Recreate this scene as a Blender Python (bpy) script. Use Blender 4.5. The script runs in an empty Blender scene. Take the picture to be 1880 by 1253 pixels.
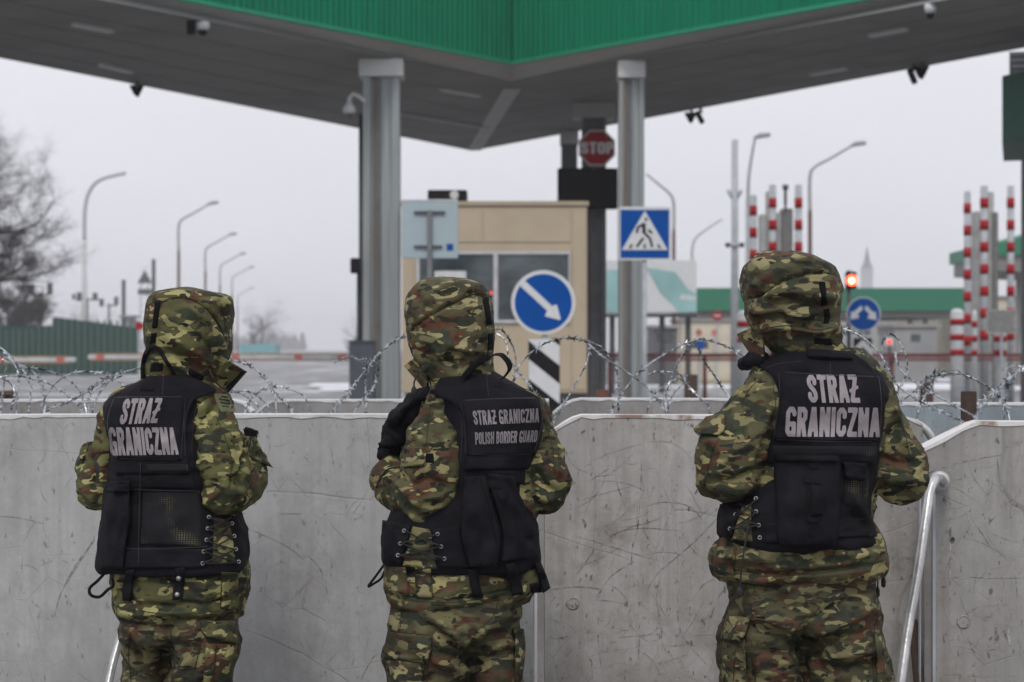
import bpy, bmesh, math, random
import numpy as np
from mathutils import Vector, Matrix
from mathutils.bvhtree import BVHTree
random.seed(7)
SC = bpy.context.scene
COL = SC.collection
# ------------------------------------------------------------------ camera, sky, sun, exposure
F, CX, HY, CZ = 3655.6, 940.0, 640.0, 1.64       # focal length and picture axes in photograph pixels, eye height in metres
cam = bpy.data.cameras.new('camera'); camo = bpy.data.objects.new('camera', cam); COL.objects.link(camo)
camo.location = (0, 0, CZ); camo.rotation_euler = (math.radians(90), 0, 0)
cam.sensor_width = 36; cam.lens = 70; cam.shift_y = 13.5 / 1880
cam.clip_start = 0.1; cam.clip_end = 6000
cam.dof.use_dof = True; cam.dof.focus_distance = 5.24; cam.dof.aperture_fstop = 5.6
SC.camera = camo
SUN_EL, SUN_ROT = math.radians(48), math.radians(188)
w = bpy.data.worlds.new('World'); SC.world = w; w.use_nodes = True
nt = w.node_tree; nt.nodes.clear()
sky = nt.nodes.new('ShaderNodeTexSky'); sky.sky_type = 'NISHITA'; sky.sun_disc = False
sky.sun_elevation = SUN_EL; sky.sun_rotation = SUN_ROT; sky.dust_density = 5; sky.air_density = 1
hs = nt.nodes.new('ShaderNodeHueSaturation'); hs.inputs['Saturation'].default_value = 0.10
mixc = nt.nodes.new('ShaderNodeMix'); mixc.data_type = 'RGBA'; mixc.inputs[0].default_value = 0.86
mixc.inputs[7].default_value = (6.7, 6.74, 7.25, 1)        # overcast cloud layer
bg = nt.nodes.new('ShaderNodeBackground'); bg.inputs['Strength'].default_value = 0.134
wo = nt.nodes.new('ShaderNodeOutputWorld')
nt.links.new(sky.outputs[0], hs.inputs['Color']); nt.links.new(hs.outputs[0], mixc.inputs[6])
cl = nt.nodes.new('ShaderNodeTexNoise'); cl.inputs['Scale'].default_value = 2.2; cl.inputs['Detail'].default_value = 4
tc = nt.nodes.new('ShaderNodeTexCoord'); mp = nt.nodes.new('ShaderNodeMapping'); mp.inputs['Scale'].default_value = (1, 1, 3.5); nt.links.new(tc.outputs['Generated'], mp.inputs[0]); nt.links.new(mp.outputs[0], cl.inputs['Vector'])
cr = nt.nodes.new('ShaderNodeMapRange'); cr.inputs[1].default_value = .3; cr.inputs[2].default_value = .7; cr.inputs[3].default_value = .93; cr.inputs[4].default_value = 1.05; nt.links.new(cl.outputs['Fac'], cr.inputs[0])
vm_ = nt.nodes.new('ShaderNodeVectorMath'); vm_.operation = 'SCALE'; nt.links.new(mixc.outputs[2], vm_.inputs[0]); nt.links.new(cr.outputs[0], vm_.inputs['Scale']); nt.links.new(vm_.outputs[0], bg.inputs['Color']); nt.links.new(bg.outputs[0], wo.inputs['Surface'])
sl = bpy.data.lights.new('sun', 'SUN'); sl.energy = 1.5; sl.angle = math.radians(14); sl.color = (1, .97, .93)
so = bpy.data.objects.new('sun', sl); COL.objects.link(so)
sd = Vector((-math.sin(math.radians(8)) * math.cos(SUN_EL), -math.cos(math.radians(8)) * math.cos(SUN_EL), math.sin(SUN_EL)))
so.rotation_euler = sd.to_track_quat('Z', 'Y').to_euler()
SC.view_settings.view_transform = 'Standard'; SC.view_settings.look = 'None'
SC.view_settings.exposure = 0.0; SC.view_settings.gamma = 1.0; SC.view_settings.use_curve_mapping = False
SC.cycles.volume_bounces = 1; SC.cycles.max_bounces = 6

# ------------------------------------------------------------------ helpers
def P(px, py, Y):
    return Vector(((px - CX) / F * Y, Y, CZ - (py - HY) / F * Y))
def setp(o, label=None, cat=None, group=None, kind=None):
    if label: o['label'] = label
    if cat: o['category'] = cat
    if group: o['group'] = group
    if kind: o['kind'] = kind
    return o
def wloc(o):
    v = Vector((0, 0, 0))
    while o is not None:
        v += o.location; o = o.parent
    return v
def thing(name, label, cat, loc=(0, 0, 0), group=None, kind=None):
    o = bpy.data.objects.new(name, None); COL.objects.link(o); o.location = loc; o.empty_display_size = .2
    return setp(o, label, cat, group, kind)
def link_mesh(name, me, m, parent=None, smooth=False):
    o = bpy.data.objects.new(name, me); COL.objects.link(o)
    if m: me.materials.append(m)
    if smooth: me.polygons.foreach_set('use_smooth', [True] * len(me.polygons))
    if parent is not None:
        L = wloc(parent); me.transform(Matrix.Translation(-L)); o.parent = parent
    return o
def place_origin(o, loc):
    o.data.transform(Matrix.Translation(-Vector(loc))); o.location = loc
def catmull(pts, n):
    """pts: list of tuples (any dimension) -> n samples per segment"""
    A = np.array(pts, float); out = []
    for i in range(len(A) - 1):
        p0 = A[max(i - 1, 0)]; p1 = A[i]; p2 = A[i + 1]; p3 = A[min(i + 2, len(A) - 1)]
        for k in range(n):
            t = k / n
            out.append(.5 * (2 * p1 + (p2 - p0) * t + (2 * p0 - 5 * p1 + 4 * p2 - p3) * t * t + (3 * p1 - p0 - 3 * p2 + p3) * t ** 3))
    out.append(A[-1]); return np.array(out)
class MB:
    def __init__(s): s.v = []; s.f = []
    def add(s, vs, fs):
        b = len(s.v); s.v += [tuple(v) for v in vs]; s.f += [tuple(b + i for i in f) for f in fs]
        return s
    def box(s, x0, x1, y0, y1, z0, z1):
        return s.add([(x0, y0, z0), (x1, y0, z0), (x1, y1, z0), (x0, y1, z0), (x0, y0, z1), (x1, y0, z1), (x1, y1, z1), (x0, y1, z1)],
                     [(0, 3, 2, 1), (4, 5, 6, 7), (0, 1, 5, 4), (1, 2, 6, 5), (2, 3, 7, 6), (3, 0, 4, 7)])
    def pbox(s, a, b, c, d, Y, dep):
        p = P(a, b, Y); q = P(c, d, Y)
        return s.box(p.x, q.x, Y, Y + dep, q.z, p.z)
    def prism(s, pts, ext):
        n = len(pts); pts = [Vector(p) for p in pts]; ext = Vector(ext)
        return s.add(pts + [p + ext for p in pts], [tuple(range(n)), tuple(range(2 * n - 1, n - 1, -1))] + [(i, n + i, n + (i + 1) % n, (i + 1) % n) for i in range(n)])
    def tube(s, pts, r, n=8, cap=True):
        pts = [Vector(p) for p in pts]; m = len(pts)
        if not hasattr(r, '__len__'): r = [r] * m
        up = None; vs = []
        for i in range(m):
            t = (pts[min(i + 1, m - 1)] - pts[max(i - 1, 0)]).normalized()
            if up is None:
                up = Vector((0, 0, 1)) if abs(t.z) < .9 else Vector((1, 0, 0))
            a = t.cross(up).normalized(); up = a.cross(t).normalized()
            for k in range(n):
                an = 2 * math.pi * k / n
                vs.append(pts[i] + (a * math.cos(an) + up * math.sin(an)) * r[i])
        fs = []
        for i in range(m - 1):
            for k in range(n):
                k2 = (k + 1) % n
                fs.append((i * n + k, (i + 1) * n + k, (i + 1) * n + k2, i * n + k2))
        if cap: fs += [tuple(range(n)), tuple(range(m * n - 1, (m - 1) * n - 1, -1))]
        return s.add(vs, fs)
    def cyl(s, x, y, z0, z1, r, n=16, r2=None):
        return s.tube([(x, y, z0), (x, y, z1)], [r, r if r2 is None else r2], n)
    def build(s, name, m, parent=None, smooth=False, bevel=0):
        me = bpy.data.meshes.new(name); me.from_pydata(s.v, [], s.f); me.validate()
        if bevel or True:
            bm = bmesh.new(); bm.from_mesh(me)
            bmesh.ops.recalc_face_normals(bm, faces=bm.faces)
            if bevel:
                bmesh.ops.bevel(bm, geom=list(bm.edges), offset=bevel, segments=2, affect='EDGES', clamp_overlap=True)
            bm.to_mesh(me); bm.free()
        return link_mesh(name, me, m, parent, smooth)
def smooth_sharp(o, ang=40):
    me = o.data; me.polygons.foreach_set('use_smooth', [True] * len(me.polygons))
    me.set_sharp_from_angle(angle=math.radians(ang)); return o
def dup(root, loc, label=None):
    r = root.copy(); COL.objects.link(r); r.location = loc
    if label: r['label'] = label
    for ch in root.children:
        c = ch.copy(); COL.objects.link(c); c.parent = r
        for g in ch.children:
            d = g.copy(); COL.objects.link(d); d.parent = c
    return r
# ------------------------------------------------------------------ materials
class N:
    def __init__(s, name):
        s.m = bpy.data.materials.new(name); s.m.use_nodes = True; s.t = s.m.node_tree
        s.b = s.t.nodes['Principled BSDF']; s.co = s.t.nodes.new('ShaderNodeTexCoord').outputs['Object']
    def n(s, ty, **k):
        x = s.t.nodes.new(ty)
        for a, b in k.items(): setattr(x, a, b)
        return x
    def l(s, a, b): s.t.links.new(a, b)
    def scale(s, v, src=None, off=(0, 0, 0)):
        m = s.n('ShaderNodeMapping'); m.inputs['Scale'].default_value = v; m.inputs['Location'].default_value = off
        s.l(src or s.co, m.inputs['Vector']); return m.outputs[0]
    def noise(s, sc, det=2, rough=.5, vec=None, dist=0, col=False):
        x = s.n('ShaderNodeTexNoise'); x.inputs['Scale'].default_value = sc; x.inputs['Detail'].default_value = det
        x.inputs['Roughness'].default_value = rough; x.inputs['Distortion'].default_value = dist
        s.l(vec or s.co, x.inputs['Vector']); return x.outputs['Color' if col else 'Fac']
    def ramp(s, fac, a, b, lo=0.0, hi=1.0):
        x = s.n('ShaderNodeMapRange'); x.inputs[1].default_value = a; x.inputs[2].default_value = b
        x.inputs[3].default_value = lo; x.inputs[4].default_value = hi; s.l(fac, x.inputs[0]); return x.outputs[0]
    def math(s, op, a, b=None):
        x = s.n('ShaderNodeMath', operation=op)
        for i, q in enumerate((a, b)):
            if q is None: continue
            if isinstance(q, (int, float)): x.inputs[i].default_value = q
            else: s.l(q, x.inputs[i])
        return x.outputs[0]
    def mix(s, fac, a, b, mode='MIX'):
        x = s.n('ShaderNodeMix', data_type='RGBA', blend_type=mode)
        for i, q in ((0, fac), (6, a), (7, b)):
            if isinstance(q, (int, float)): x.inputs[i].default_value = q
            elif isinstance(q, tuple): x.inputs[i].default_value = (*q[:3], 1)
            else: s.l(q, x.inputs[i])
        return x.outputs[2]
    def bump(s, h, st, dist=.01, prev=None):
        x = s.n('ShaderNodeBump'); x.inputs['Strength'].default_value = st; x.inputs['Distance'].default_value = dist
        s.l(h, x.inputs['Height'])
        if prev: s.l(prev, x.inputs['Normal'])
        return x.outputs[0]
    def out(s, col=None, rough=None, metal=None, nor=None, spec=None):
        for key, v in (('Base Color', col), ('Roughness', rough), ('Metallic', metal), ('Normal', nor), ('Specular IOR Level', spec)):
            if v is None: continue
            if isinstance(v, tuple): s.b.inputs[key].default_value = (*v[:3], 1)
            elif isinstance(v, (int, float)): s.b.inputs[key].default_value = v
            else: s.l(v, s.b.inputs[key])
        return s.m
def simple(name, c, rough=.6, metal=0, var=.18, sc=6, bump=.0, spec=.5):
    s = N(name); n1 = s.noise(sc, 5, .6)
    d = tuple(x * (1 - var) for x in c); e = tuple(min(1, x * (1 + var)) for x in c)
    col = s.mix(s.ramp(n1, .3, .7), d, e)
    rr = s.ramp(s.noise(sc * 3, 3), .3, .7, max(0, rough - .08), min(1, rough + .08))
    nor = s.bump(s.noise(sc * 15, 4), bump, .005) if bump else None
    return s.out(col, rr, metal, nor, spec)
def emis(name, c, st):
    s = N(name); s.b.inputs['Emission Color'].default_value = (*c, 1); s.b.inputs['Emission Strength'].default_value = st
    return s.out(c, .4)
M = {}
M['white'] = simple('white_paint', (.50, .52, .53), .45)
M['sign_white'] = simple('sign_white', (.55, .56, .57), .5, var=.06, spec=.15)
M['sign_blue'] = simple('sign_blue', (.001, .060, .27), .55, var=.08, spec=.06)
M['sign_back'] = simple('sign_back_grey', (.30, .37, .40), .4, .0, var=.05, sc=3)
M['black'] = simple('black_plastic', (.008, .008, .009), .6, spec=.12)
M['led'] = simple('dark_board', (.005, .005, .006), .7, spec=.08)
M['dark_metal'] = simple('dark_metal', (.035, .037, .042), .45)
M['red'] = simple('red_paint', (.30, .006, .010), .5, spec=.15)
M['stop_red'] = simple('stop_red', (.27, .006, .012), .55, spec=.12)
M['rail_red'] = simple('rail_red_brown', (.14, .03, .03), .55)
M['steel'] = simple('galvanised_steel', (.36, .38, .40), .38, .35, sc=12)
M['steel_dull'] = simple('painted_grey_steel', (.33, .35, .37), .45, sc=8)
M['lamp_upper'] = simple('lamp_grey', (.27, .28, .29), .5)
M['lamp_lower'] = simple('lamp_red_brown', (.075, .03, .03), .6)
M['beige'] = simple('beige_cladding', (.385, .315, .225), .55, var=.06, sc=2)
M['beige_trim'] = simple('beige_trim', (.33, .27, .19), .55, var=.06, sc=2)
M['frame_grey'] = simple('window_frame_grey', (.42, .43, .45), .4)
M['green'] = (lambda s: s.out(s.mix(s.ramp(s.noise(2, 6, .7, s.scale((4, 4, .25))), .35, .7), (.0005, .185, .095), (.002, .125, .068)), .5, 0, None, .15))(N('green_sheet'))
M['green_light'] = simple('green_edge', (.02, .26, .15), .45, var=.1)
M['green_dark'] = simple('green_barrier_panel', (.001, .028, .022), .8, var=.12, sc=1)
M['green_old'] = simple('faded_green_sheet', (.02, .08, .055), .5)
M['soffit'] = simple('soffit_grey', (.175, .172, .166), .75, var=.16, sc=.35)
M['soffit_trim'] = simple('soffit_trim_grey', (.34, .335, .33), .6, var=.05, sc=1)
M['cap'] = simple('column_cap_grey', (.52, .53, .53), .5, var=.06)
M['concrete'] = simple('pale_concrete', (.36, .355, .34), .85, sc=4, bump=.3)
M['kerb'] = simple('kerb_concrete', (.42, .42, .42), .8, bump=.3)
M['snow'] = simple('snow', (.72, .73, .77), .7, var=.08, sc=2, bump=.4)
M['orange'] = simple('orange_rail', (.32, .17, .07), .5)
M['boom_red'] = simple('boom_faded_red', (.48, .14, .12), .5)
M['rust'] = simple('rusty_pipe', (.06, .035, .025), .7, .2, sc=30, bump=.5)
M['teal'] = simple('teal_print', (.23, .40, .40), .5, sc=.4, var=.3)
M['bark'] = simple('bark', (.022, .018, .017), .9, sc=10)
M['twig'] = simple('twig', (.018, .015, .015), .9)
M['stone_far'] = simple('pale_plaster', (.4, .4, .4), .9)
M['building'] = simple('grey_building', (.25, .25, .25), .8, sc=1)
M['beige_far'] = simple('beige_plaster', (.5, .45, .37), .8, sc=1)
M['cord'] = simple('black_cord', (.01, .01, .011), .8)
M['webbing'] = simple('black_webbing', (.007, .0065, .0085), .85, bump=.4, sc=40, spec=.15)
M['eyelet'] = simple('eyelet_nickel', (.34, .33, .32), .4, .8)
M['velcro'] = simple('black_velcro', (.006, .006, .007), .97, bump=.6, sc=60, spec=.1)
M['skin'] = simple('skin', (.45, .26, .19), .5, var=.06)
M['glove'] = simple('glove', (.012, .012, .012), .8)
M['boot'] = simple('boot_leather', (.012, .011, .010), .5)
M['red_glow'] = emis('red_lamp', (1.0, .07, .03), 7)
M['red_core'] = emis('red_lamp_core', (1.0, .42, .25), 9)
M['red_dim'] = emis('red_lamp_small', (1.0, .05, .03), 1.0)
def glass():
    s = N('dark_glass'); n = s.noise(1.3, 3, .6, s.scale((1, 1, 2.2)))
    col = s.mix(s.ramp(n, .35, .7), (.022, .03, .035), (.075, .095, .105))
    return s.out(col, .12, 0, None, .6)
M['glass'] = glass()
def rustcol():
    s = N('column_paint'); 
    st = s.noise(5, 4, .6, s.scale((9, 9, .10)))
    col = s.mix(s.ramp(st, .35, .7), (.19, .215, .225), (.34, .37, .38))
    sx = s.n('ShaderNodeSeparateXYZ'); s.l(s.co, sx.inputs[0])
    g1 = s.ramp(sx.outputs[0], -.19, -.15); g2 = s.ramp(sx.outputs[0], -.02, -.10)
    rm = s.math('MULTIPLY', s.math('MULTIPLY', g1, g2), s.ramp(s.noise(3, 4, .6, s.scale((9, 9, .25))), .35, .6, .25, .75))
    col = s.mix(rm, col, (.16, .095, .045))
    return s.out(col, .5, .1, s.bump(st, .15, .003))
M['column'] = rustcol()
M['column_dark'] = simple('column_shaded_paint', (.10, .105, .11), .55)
def ground_mat():
    s = N('wet_road')
    n1 = s.noise(.35, 5, .6); n2 = s.noise(9, 5, .7)
    base = s.mix(s.ramp(n1, .35, .65), (.085, .085, .088), (.16, .16, .165))
    lane = s.noise(.5, 4, .6, s.scale((1.2, .06, 1)))
    base = s.mix(s.ramp(lane, .48, .66), base, (.24, .24, .25))
    sn = s.math('ADD', s.noise(.16, 5, .65), s.math('MULTIPLY', n2, .15))
    base = s.mix(s.ramp(sn, .65, .70), base, (.60, .61, .64))
    r = s.ramp(n1, .3, .7, .35, .7)
    return s.out(base, r, 0, s.bump(n2, .2, .01))
M['ground'] = ground_mat()
def grass_mat():
    s = N('winter_grass'); n = s.noise(3, 5, .7)
    return s.out(s.mix(s.ramp(n, .35, .65), (.12, .10, .05), (.30, .27, .17)), .95)
M['grass'] = grass_mat()
def wall_mat(name, tint, dirt=1.0, seed=0.0):
    s = N(name)
    o = (seed * 3.1, seed, seed * 1.7)
    co = s.scale((1, 1, 1), off=o)
    big = s.noise(1.6, 5, .6, co); fine = s.noise(30, 5, .65, co)
    stv = s.noise(4, 5, .6, s.scale((7, 7, .35), co))
    a = tuple(x * .80 for x in tint); b = tuple(x * 1.08 for x in tint)
    col = s.mix(s.ramp(big, .3, .7), a, b)
    col = s.mix(s.ramp(stv, .42, .70, 0, .42 * dirt), col, (tint[0] * .55, tint[1] * .53, tint[2] * .51))
    mot = s.noise(11, 6, .72, s.scale((1, 1, .7), co)); col = s.mix(s.ramp(mot, .40, .68, 0, .42), col, tuple(x * .62 for x in tint))
    drops = s.ramp(s.noise(95, 2, .5, co), .66, .72, 0, .30); col = s.mix(drops, col, tuple(min(1, x * 1.5) for x in tint))
    low = s.ramp(s.noise(2.1, 6, .72, s.scale((1, 1, .8), co, (4, 4, 4))), .47, .62, 0, .52 * min(1, dirt)); col = s.mix(low, col, (tint[0] * .52, tint[1] * .50, tint[2] * .47))
    sz = s.n('ShaderNodeSeparateXYZ'); s.l(s.co, sz.inputs[0]); dn = s.ramp(sz.outputs[2], .95, .45)
    gr = s.math('MULTIPLY', dn, s.ramp(s.noise(5.5, 7, .75, co), .40, .62, 0, .62 * min(1, dirt / 1.4))); col = s.mix(gr, col, (.14, .122, .105))
    pale = s.ramp(s.noise(2.7, 6, .7, s.scale((1, 1, 1), co, (8, 1, 2))), .52, .66, 0, .35); col = s.mix(pale, col, tuple(min(1, x * 1.28) for x in tint))
    pit = s.ramp(s.noise(46, 4, .6, s.scale((1, 1, .5), co)), .62, .67, 0, .55 * dirt); col = s.mix(pit, col, (.09, .085, .08))
    # brownish grime patches
    g = s.math('MULTIPLY', s.ramp(s.noise(3.2, 6, .7, co), .50, .72), s.ramp(s.noise(14, 4, .7, co), .35, .65))
    col = s.mix(s.math('MULTIPLY', g, .55 * dirt), col, (.15, .125, .105))
    col = s.mix(s.math('MULTIPLY', s.ramp(s.noise(55, 3, .6, co), .64, .75), .45 * dirt), col, (.06, .055, .05))
    hgt = s.math('MULTIPLY', fine, .3)
    # hairline scratches: cell edges of stretched, warped voronoi
    for k, (sx, sz, th, sd2) in enumerate(((2.2, .8, .004, 1.3), (.9, 3.4, .004, 4.1), (3.9, 1.3, .004, 7.7), (7.5, 5.0, .008, 2.2))):
        wv = s.n('ShaderNodeVectorMath', operation='ADD')
        sc1 = s.n('ShaderNodeVectorMath', operation='SCALE'); sc1.inputs['Scale'].default_value = .28 / (1 + k * .5)
        s.l(s.noise(1.5 + k, 2, .5, s.scale((1, 1, 1), co, (sd2, 0, 0)), col=True), sc1.inputs[0])
        s.l(s.scale((sx, .2, sz), co, (sd2, sd2, sd2)), wv.inputs[0]); s.l(sc1.outputs[0], wv.inputs[1])
        v = s.n('ShaderNodeTexVoronoi', feature='DISTANCE_TO_EDGE'); v.inputs['Scale'].default_value = 1.0
        s.l(wv.outputs[0], v.inputs['Vector'])
        line = s.ramp(v.outputs['Distance'], th * .35, th, 1, 0)
        msk = s.ramp(s.noise(2.4 + k, 3, .6, s.scale((1, 1, 1), co, (0, sd2, 5))), .50, .60)
        line = s.math('MULTIPLY', line, msk)
        col = s.mix(s.math('MULTIPLY', line, .26 * min(1, dirt)), col, (.07, .065, .065))
        hgt = s.math('SUBTRACT', hgt, s.math('MULTIPLY', line, .6))
    return s.out(col, s.ramp(big, .3, .7, .42, .62), 0, s.bump(hgt, .35, .004))
M['wall1'] = wall_mat('pale_grey_panel', (.41, .414, .414), .9, 1)
M['wall2'] = wall_mat('scratched_grey_panel', (.405, .395, .382), 1.6, 2)
M['wall3'] = wall_mat('scratched_grey_panel_right', (.335, .325, .315), 1.6, 3)
M['wall_back'] = wall_mat('rear_grey_panel', (.27, .265, .26), 1.2, 4)
M['wall_blue'] = wall_mat('bluish_steel_panel', (.25, .30, .33), .8, 5)
def rim():
    s = N('worn_rim'); n = s.noise(5, 4, .6, s.scale((1, 1, 1)))
    col = s.mix(s.ramp(n, .52, .6), (.66, .65, .64), (.30, .20, .16))
    return s.out(col, .6, 0, s.bump(s.noise(40, 4), .5, .004))
M['rim'] = rim()
M['rim_clean'] = simple('pale_rim', (.62, .62, .63), .5, var=.15, sc=8, bump=.5)
M['tube'] = (lambda s: s.out(s.mix(s.ramp(s.noise(25, 5, .7, s.scale((1, 1, .25))), .35, .7), (.34, .34, .34), (.62, .62, .62)), .36, .55, s.bump(s.noise(90, 3), .4, .002)))(N('worn_white_tube'))
M['scratch'] = (lambda s: s.out(s.mix(s.ramp(s.noise(28, 4, .75), .42, .58), (.36, .35, .34), (.12, .112, .108)), .7))(N('scratch_mark'))
M['wire'] = (lambda s: s.out(s.mix(s.ramp(s.noise(40, 4, .7), .40, .60), (.03, .032, .036), (.52, .56, .59)), .35, .75))(N('razor_wire_zinc'))
# camouflage cloth
def camo_mat(name, seed, base, light, brown, dgreen, darkk=(.007, .007, .0055)):
    s = N(name); o = (seed * 1.37, seed * .71, seed * 2.3)
    wn = s.noise(7, 2, .5, s.scale((1, 1, 1), off=o), col=True)
    wm = s.n('ShaderNodeVectorMath', operation='MULTIPLY_ADD'); s.l(wn, wm.inputs[0]); wm.inputs[1].default_value = (.05, .05, .05)
    s.l(s.scale((1.2, 1.05, 2.45), off=o), wm.inputs[2]); v = wm.outputs[0]
    def blob(sc, th, off, soft=.012, det=1.2, rough=.45):
        return s.ramp(s.noise(sc, det, rough, s.scale((1, 1, 1), v, off)), th, th + soft)
    b2 = tuple(x * .60 for x in base); b3 = tuple(b * .5 + l * .5 for b, l in zip(base, light))
    col = s.mix(s.ramp(s.noise(6, 2, .5, s.scale((1, 1, 1), v, (9, 1, 3))), .38, .62), b2, base)
    col = s.mix(blob(5.5, .585, (13, 1, 8), .10, 2), col, b3)
    col = s.mix(blob(7.0, .535, (3, 5, 1), .06, 2), col, dgreen)
    col = s.mix(blob(8.5, .572, (11, 2, 7), .04, 2), col, brown)
    col = s.mix(blob(14, .605, (21, 6, 4), .03, 2), col, tuple(x * .7 for x in brown))
    col = s.mix(blob(15, .610, (1, 8, 2), .015), col, b3)
    col = s.mix(blob(12.5, .622, (6, 3, 12), .012, 1.6), col, light)
    col = s.mix(blob(23, .668, (16, 3, 2)), col, light)
    col = s.mix(blob(15, .600, (2, 14, 5), .012, 1.6), col, tuple(x * .6 for x in dgreen))
    col = s.mix(blob(22, .640, (7, 7, 9)), col, darkk)
    col = s.mix(blob(30, .690, (5, 9, 4)), col, tuple(x * .5 for x in brown))
    # faint wear
    col = s.mix(s.ramp(s.noise(60, 4, .7), .3, .7, 0, .10), col, (.15, .14, .09))
    rg_ = s.n('ShaderNodeTexNoise'); rg_.noise_type = 'RIDGED_MULTIFRACTAL'; rg_.inputs['Scale'].default_value = 6.5; rg_.inputs['Detail'].default_value = 3; rg_.inputs['Distortion'].default_value = .6
    s.l(s.scale((1, 1, 1.35), off=o), rg_.inputs['Vector'])
    weave = s.n('ShaderNodeTexNoise'); weave.inputs['Scale'].default_value = 480; s.l(s.co, weave.inputs['Vector'])
    nb = s.bump(rg_.outputs['Fac'], .85, .016); nb = s.bump(s.noise(26, 5, .66, s.scale((1, 1, .8))), .6, .011, nb)
    nb = s.bump(weave.outputs['Fac'], .12, .001, nb)
    return s.out(col, .82, 0, nb, .3)
M['camo1'] = camo_mat('camouflage_cloth_green', 1, (.086, .084, .027), (.29, .27, .112), (.058, .026, .011), (.018, .026, .012))
M['camo2'] = camo_mat('camouflage_cloth_tan', 2, (.074, .069, .030), (.27, .24, .105), (.072, .029, .014), (.020, .027, .014))
M['camo3'] = camo_mat('camouflage_cloth_brown', 3.4, (.072, .066, .029), (.24, .212, .094), (.072, .031, .015), (.020, .028, .014))
M['camo1h'] = camo_mat('camouflage_hood_green', 11.3, (.080, .076, .026), (.28, .26, .11), (.066, .029, .013), (.019, .026, .013))
M['camo2h'] = camo_mat('camouflage_hood_tan', 12.9, (.074, .066, .030), (.26, .235, .115), (.080, .031, .015), (.021, .027, .015))
M['camo3h'] = camo_mat('camouflage_hood_brown', 14.4, (.070, .064, .029), (.23, .205, .098), (.076, .032, .016), (.020, .027, .015))
M['camo1t'] = camo_mat('camouflage_trousers_green', 5.2, (.050, .045, .020), (.15, .135, .06), (.058, .023, .011), (.017, .020, .012))
M['camo2t'] = camo_mat('camouflage_trousers_tan', 6.1, (.054, .050, .023), (.17, .152, .07), (.060, .024, .012), (.018, .022, .013))
M['camo3t'] = camo_mat('camouflage_trousers_brown', 7.7, (.054, .050, .022), (.16, .145, .066), (.060, .025, .012), (.018, .021, .013))
def vest_mat():
    s = N('black_vest_cloth')
    col = s.mix(s.ramp(s.noise(9, 5, .65), .3, .7), (.0032, .0029, .0044), (.0105, .0094, .0132))
    wv = s.noise(420, 2, .5)
    rg_ = s.n('ShaderNodeTexNoise'); rg_.noise_type = 'RIDGED_MULTIFRACTAL'; rg_.inputs['Scale'].default_value = 8; rg_.inputs['Detail'].default_value = 3; s.l(s.co, rg_.inputs['Vector'])
    nb = s.bump(rg_.outputs['Fac'], .45, .008); nb = s.bump(s.noise(22, 4, .6), .5, .010, nb); nb = s.bump(wv, .2, .001, nb)
    return s.out(col, .8, 0, nb, .14)
M['vest'] = vest_mat()
def mesh_mat():
    s = N('vest_mesh_panel')
    v = s.n('ShaderNodeTexVoronoi', feature='F1'); v.inputs['Scale'].default_value = 150; v.inputs['Randomness'].default_value = .15
    s.l(s.scale((1, .15, 1.4)), v.inputs['Vector'])
    hole = s.math('MULTIPLY', s.ramp(v.outputs['Distance'], .25, .38, 1, 0), s.ramp(s.noise(9, 3, .6), .50, .64))
    col = s.mix(hole, (.010, .0095, .012), (.13, .12, .05))
    return s.out(col, .85, 0, s.bump(v.outputs['Distance'], .3, .002), .2)
M['mesh'] = mesh_mat()
M['seam'] = simple('dark_olive_seam', (.030, .030, .016), .9, sc=50, spec=.1)
M['binding'] = simple('vest_binding', (.024, .022, .029), .7, sc=60, spec=.3)
M['letter'] = simple('reflective_lettering', (.20, .176, .188), .55, var=.25, sc=22, bump=.2)
M['letter_dim'] = simple('reflective_lettering_small', (.165, .147, .158), .55, var=.12, sc=14)
# ------------------------------------------------------------------ ground
g = MB(); g.box(-1500, 1500, -40, 3000, -.5, 0)
go = g.build('ground', M['ground']); setp(go, 'wet grey road surface with thin snow patches', kind='structure')
g = MB()
p = P(1150, 690, 95)
g.add([(5.5, 78, .06), (12.4, 78, .06), (13.2, 128, .06), (7, 128, .06), (5.5, 78, 0), (12.4, 78, 0), (13.2, 128, 0), (7, 128, 0)],
      [(0, 1, 2, 3), (0, 4, 5, 1), (1, 5, 6, 2), (2, 6, 7, 3), (3, 7, 4, 0)])
setp(g.build('grass_verge', M['grass']), kind='structure')
g = MB(); g.box(2, 13.0, 74.5, 77.5, 0, .22); g.box(13, 40, 76, 77, 0, .18)
setp(g.build('snow_bank', M['snow'], bevel=.05), kind='structure')
g = MB(); g.box(5.4, 12.5, 73.9, 74.4, 0, .15); setp(g.build('kerb', M['kerb']), kind='structure')
g = MB()
for a in ((-8.4, -6.6, 82, 84.5), (-7.2, -5.6, 74, 76), (14, 19, 80, 84), (16, 24, 95, 100)):
    g.box(*a, 0, .16)
setp(g.build('snow_patches', M['snow'], bevel=.05), kind='stuff')
g = MB(); g.box(-4.5, 1.9, 27, 47, 0, .18); setp(g.build('traffic_island', M['kerb'], bevel=.02), kind='structure')
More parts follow.
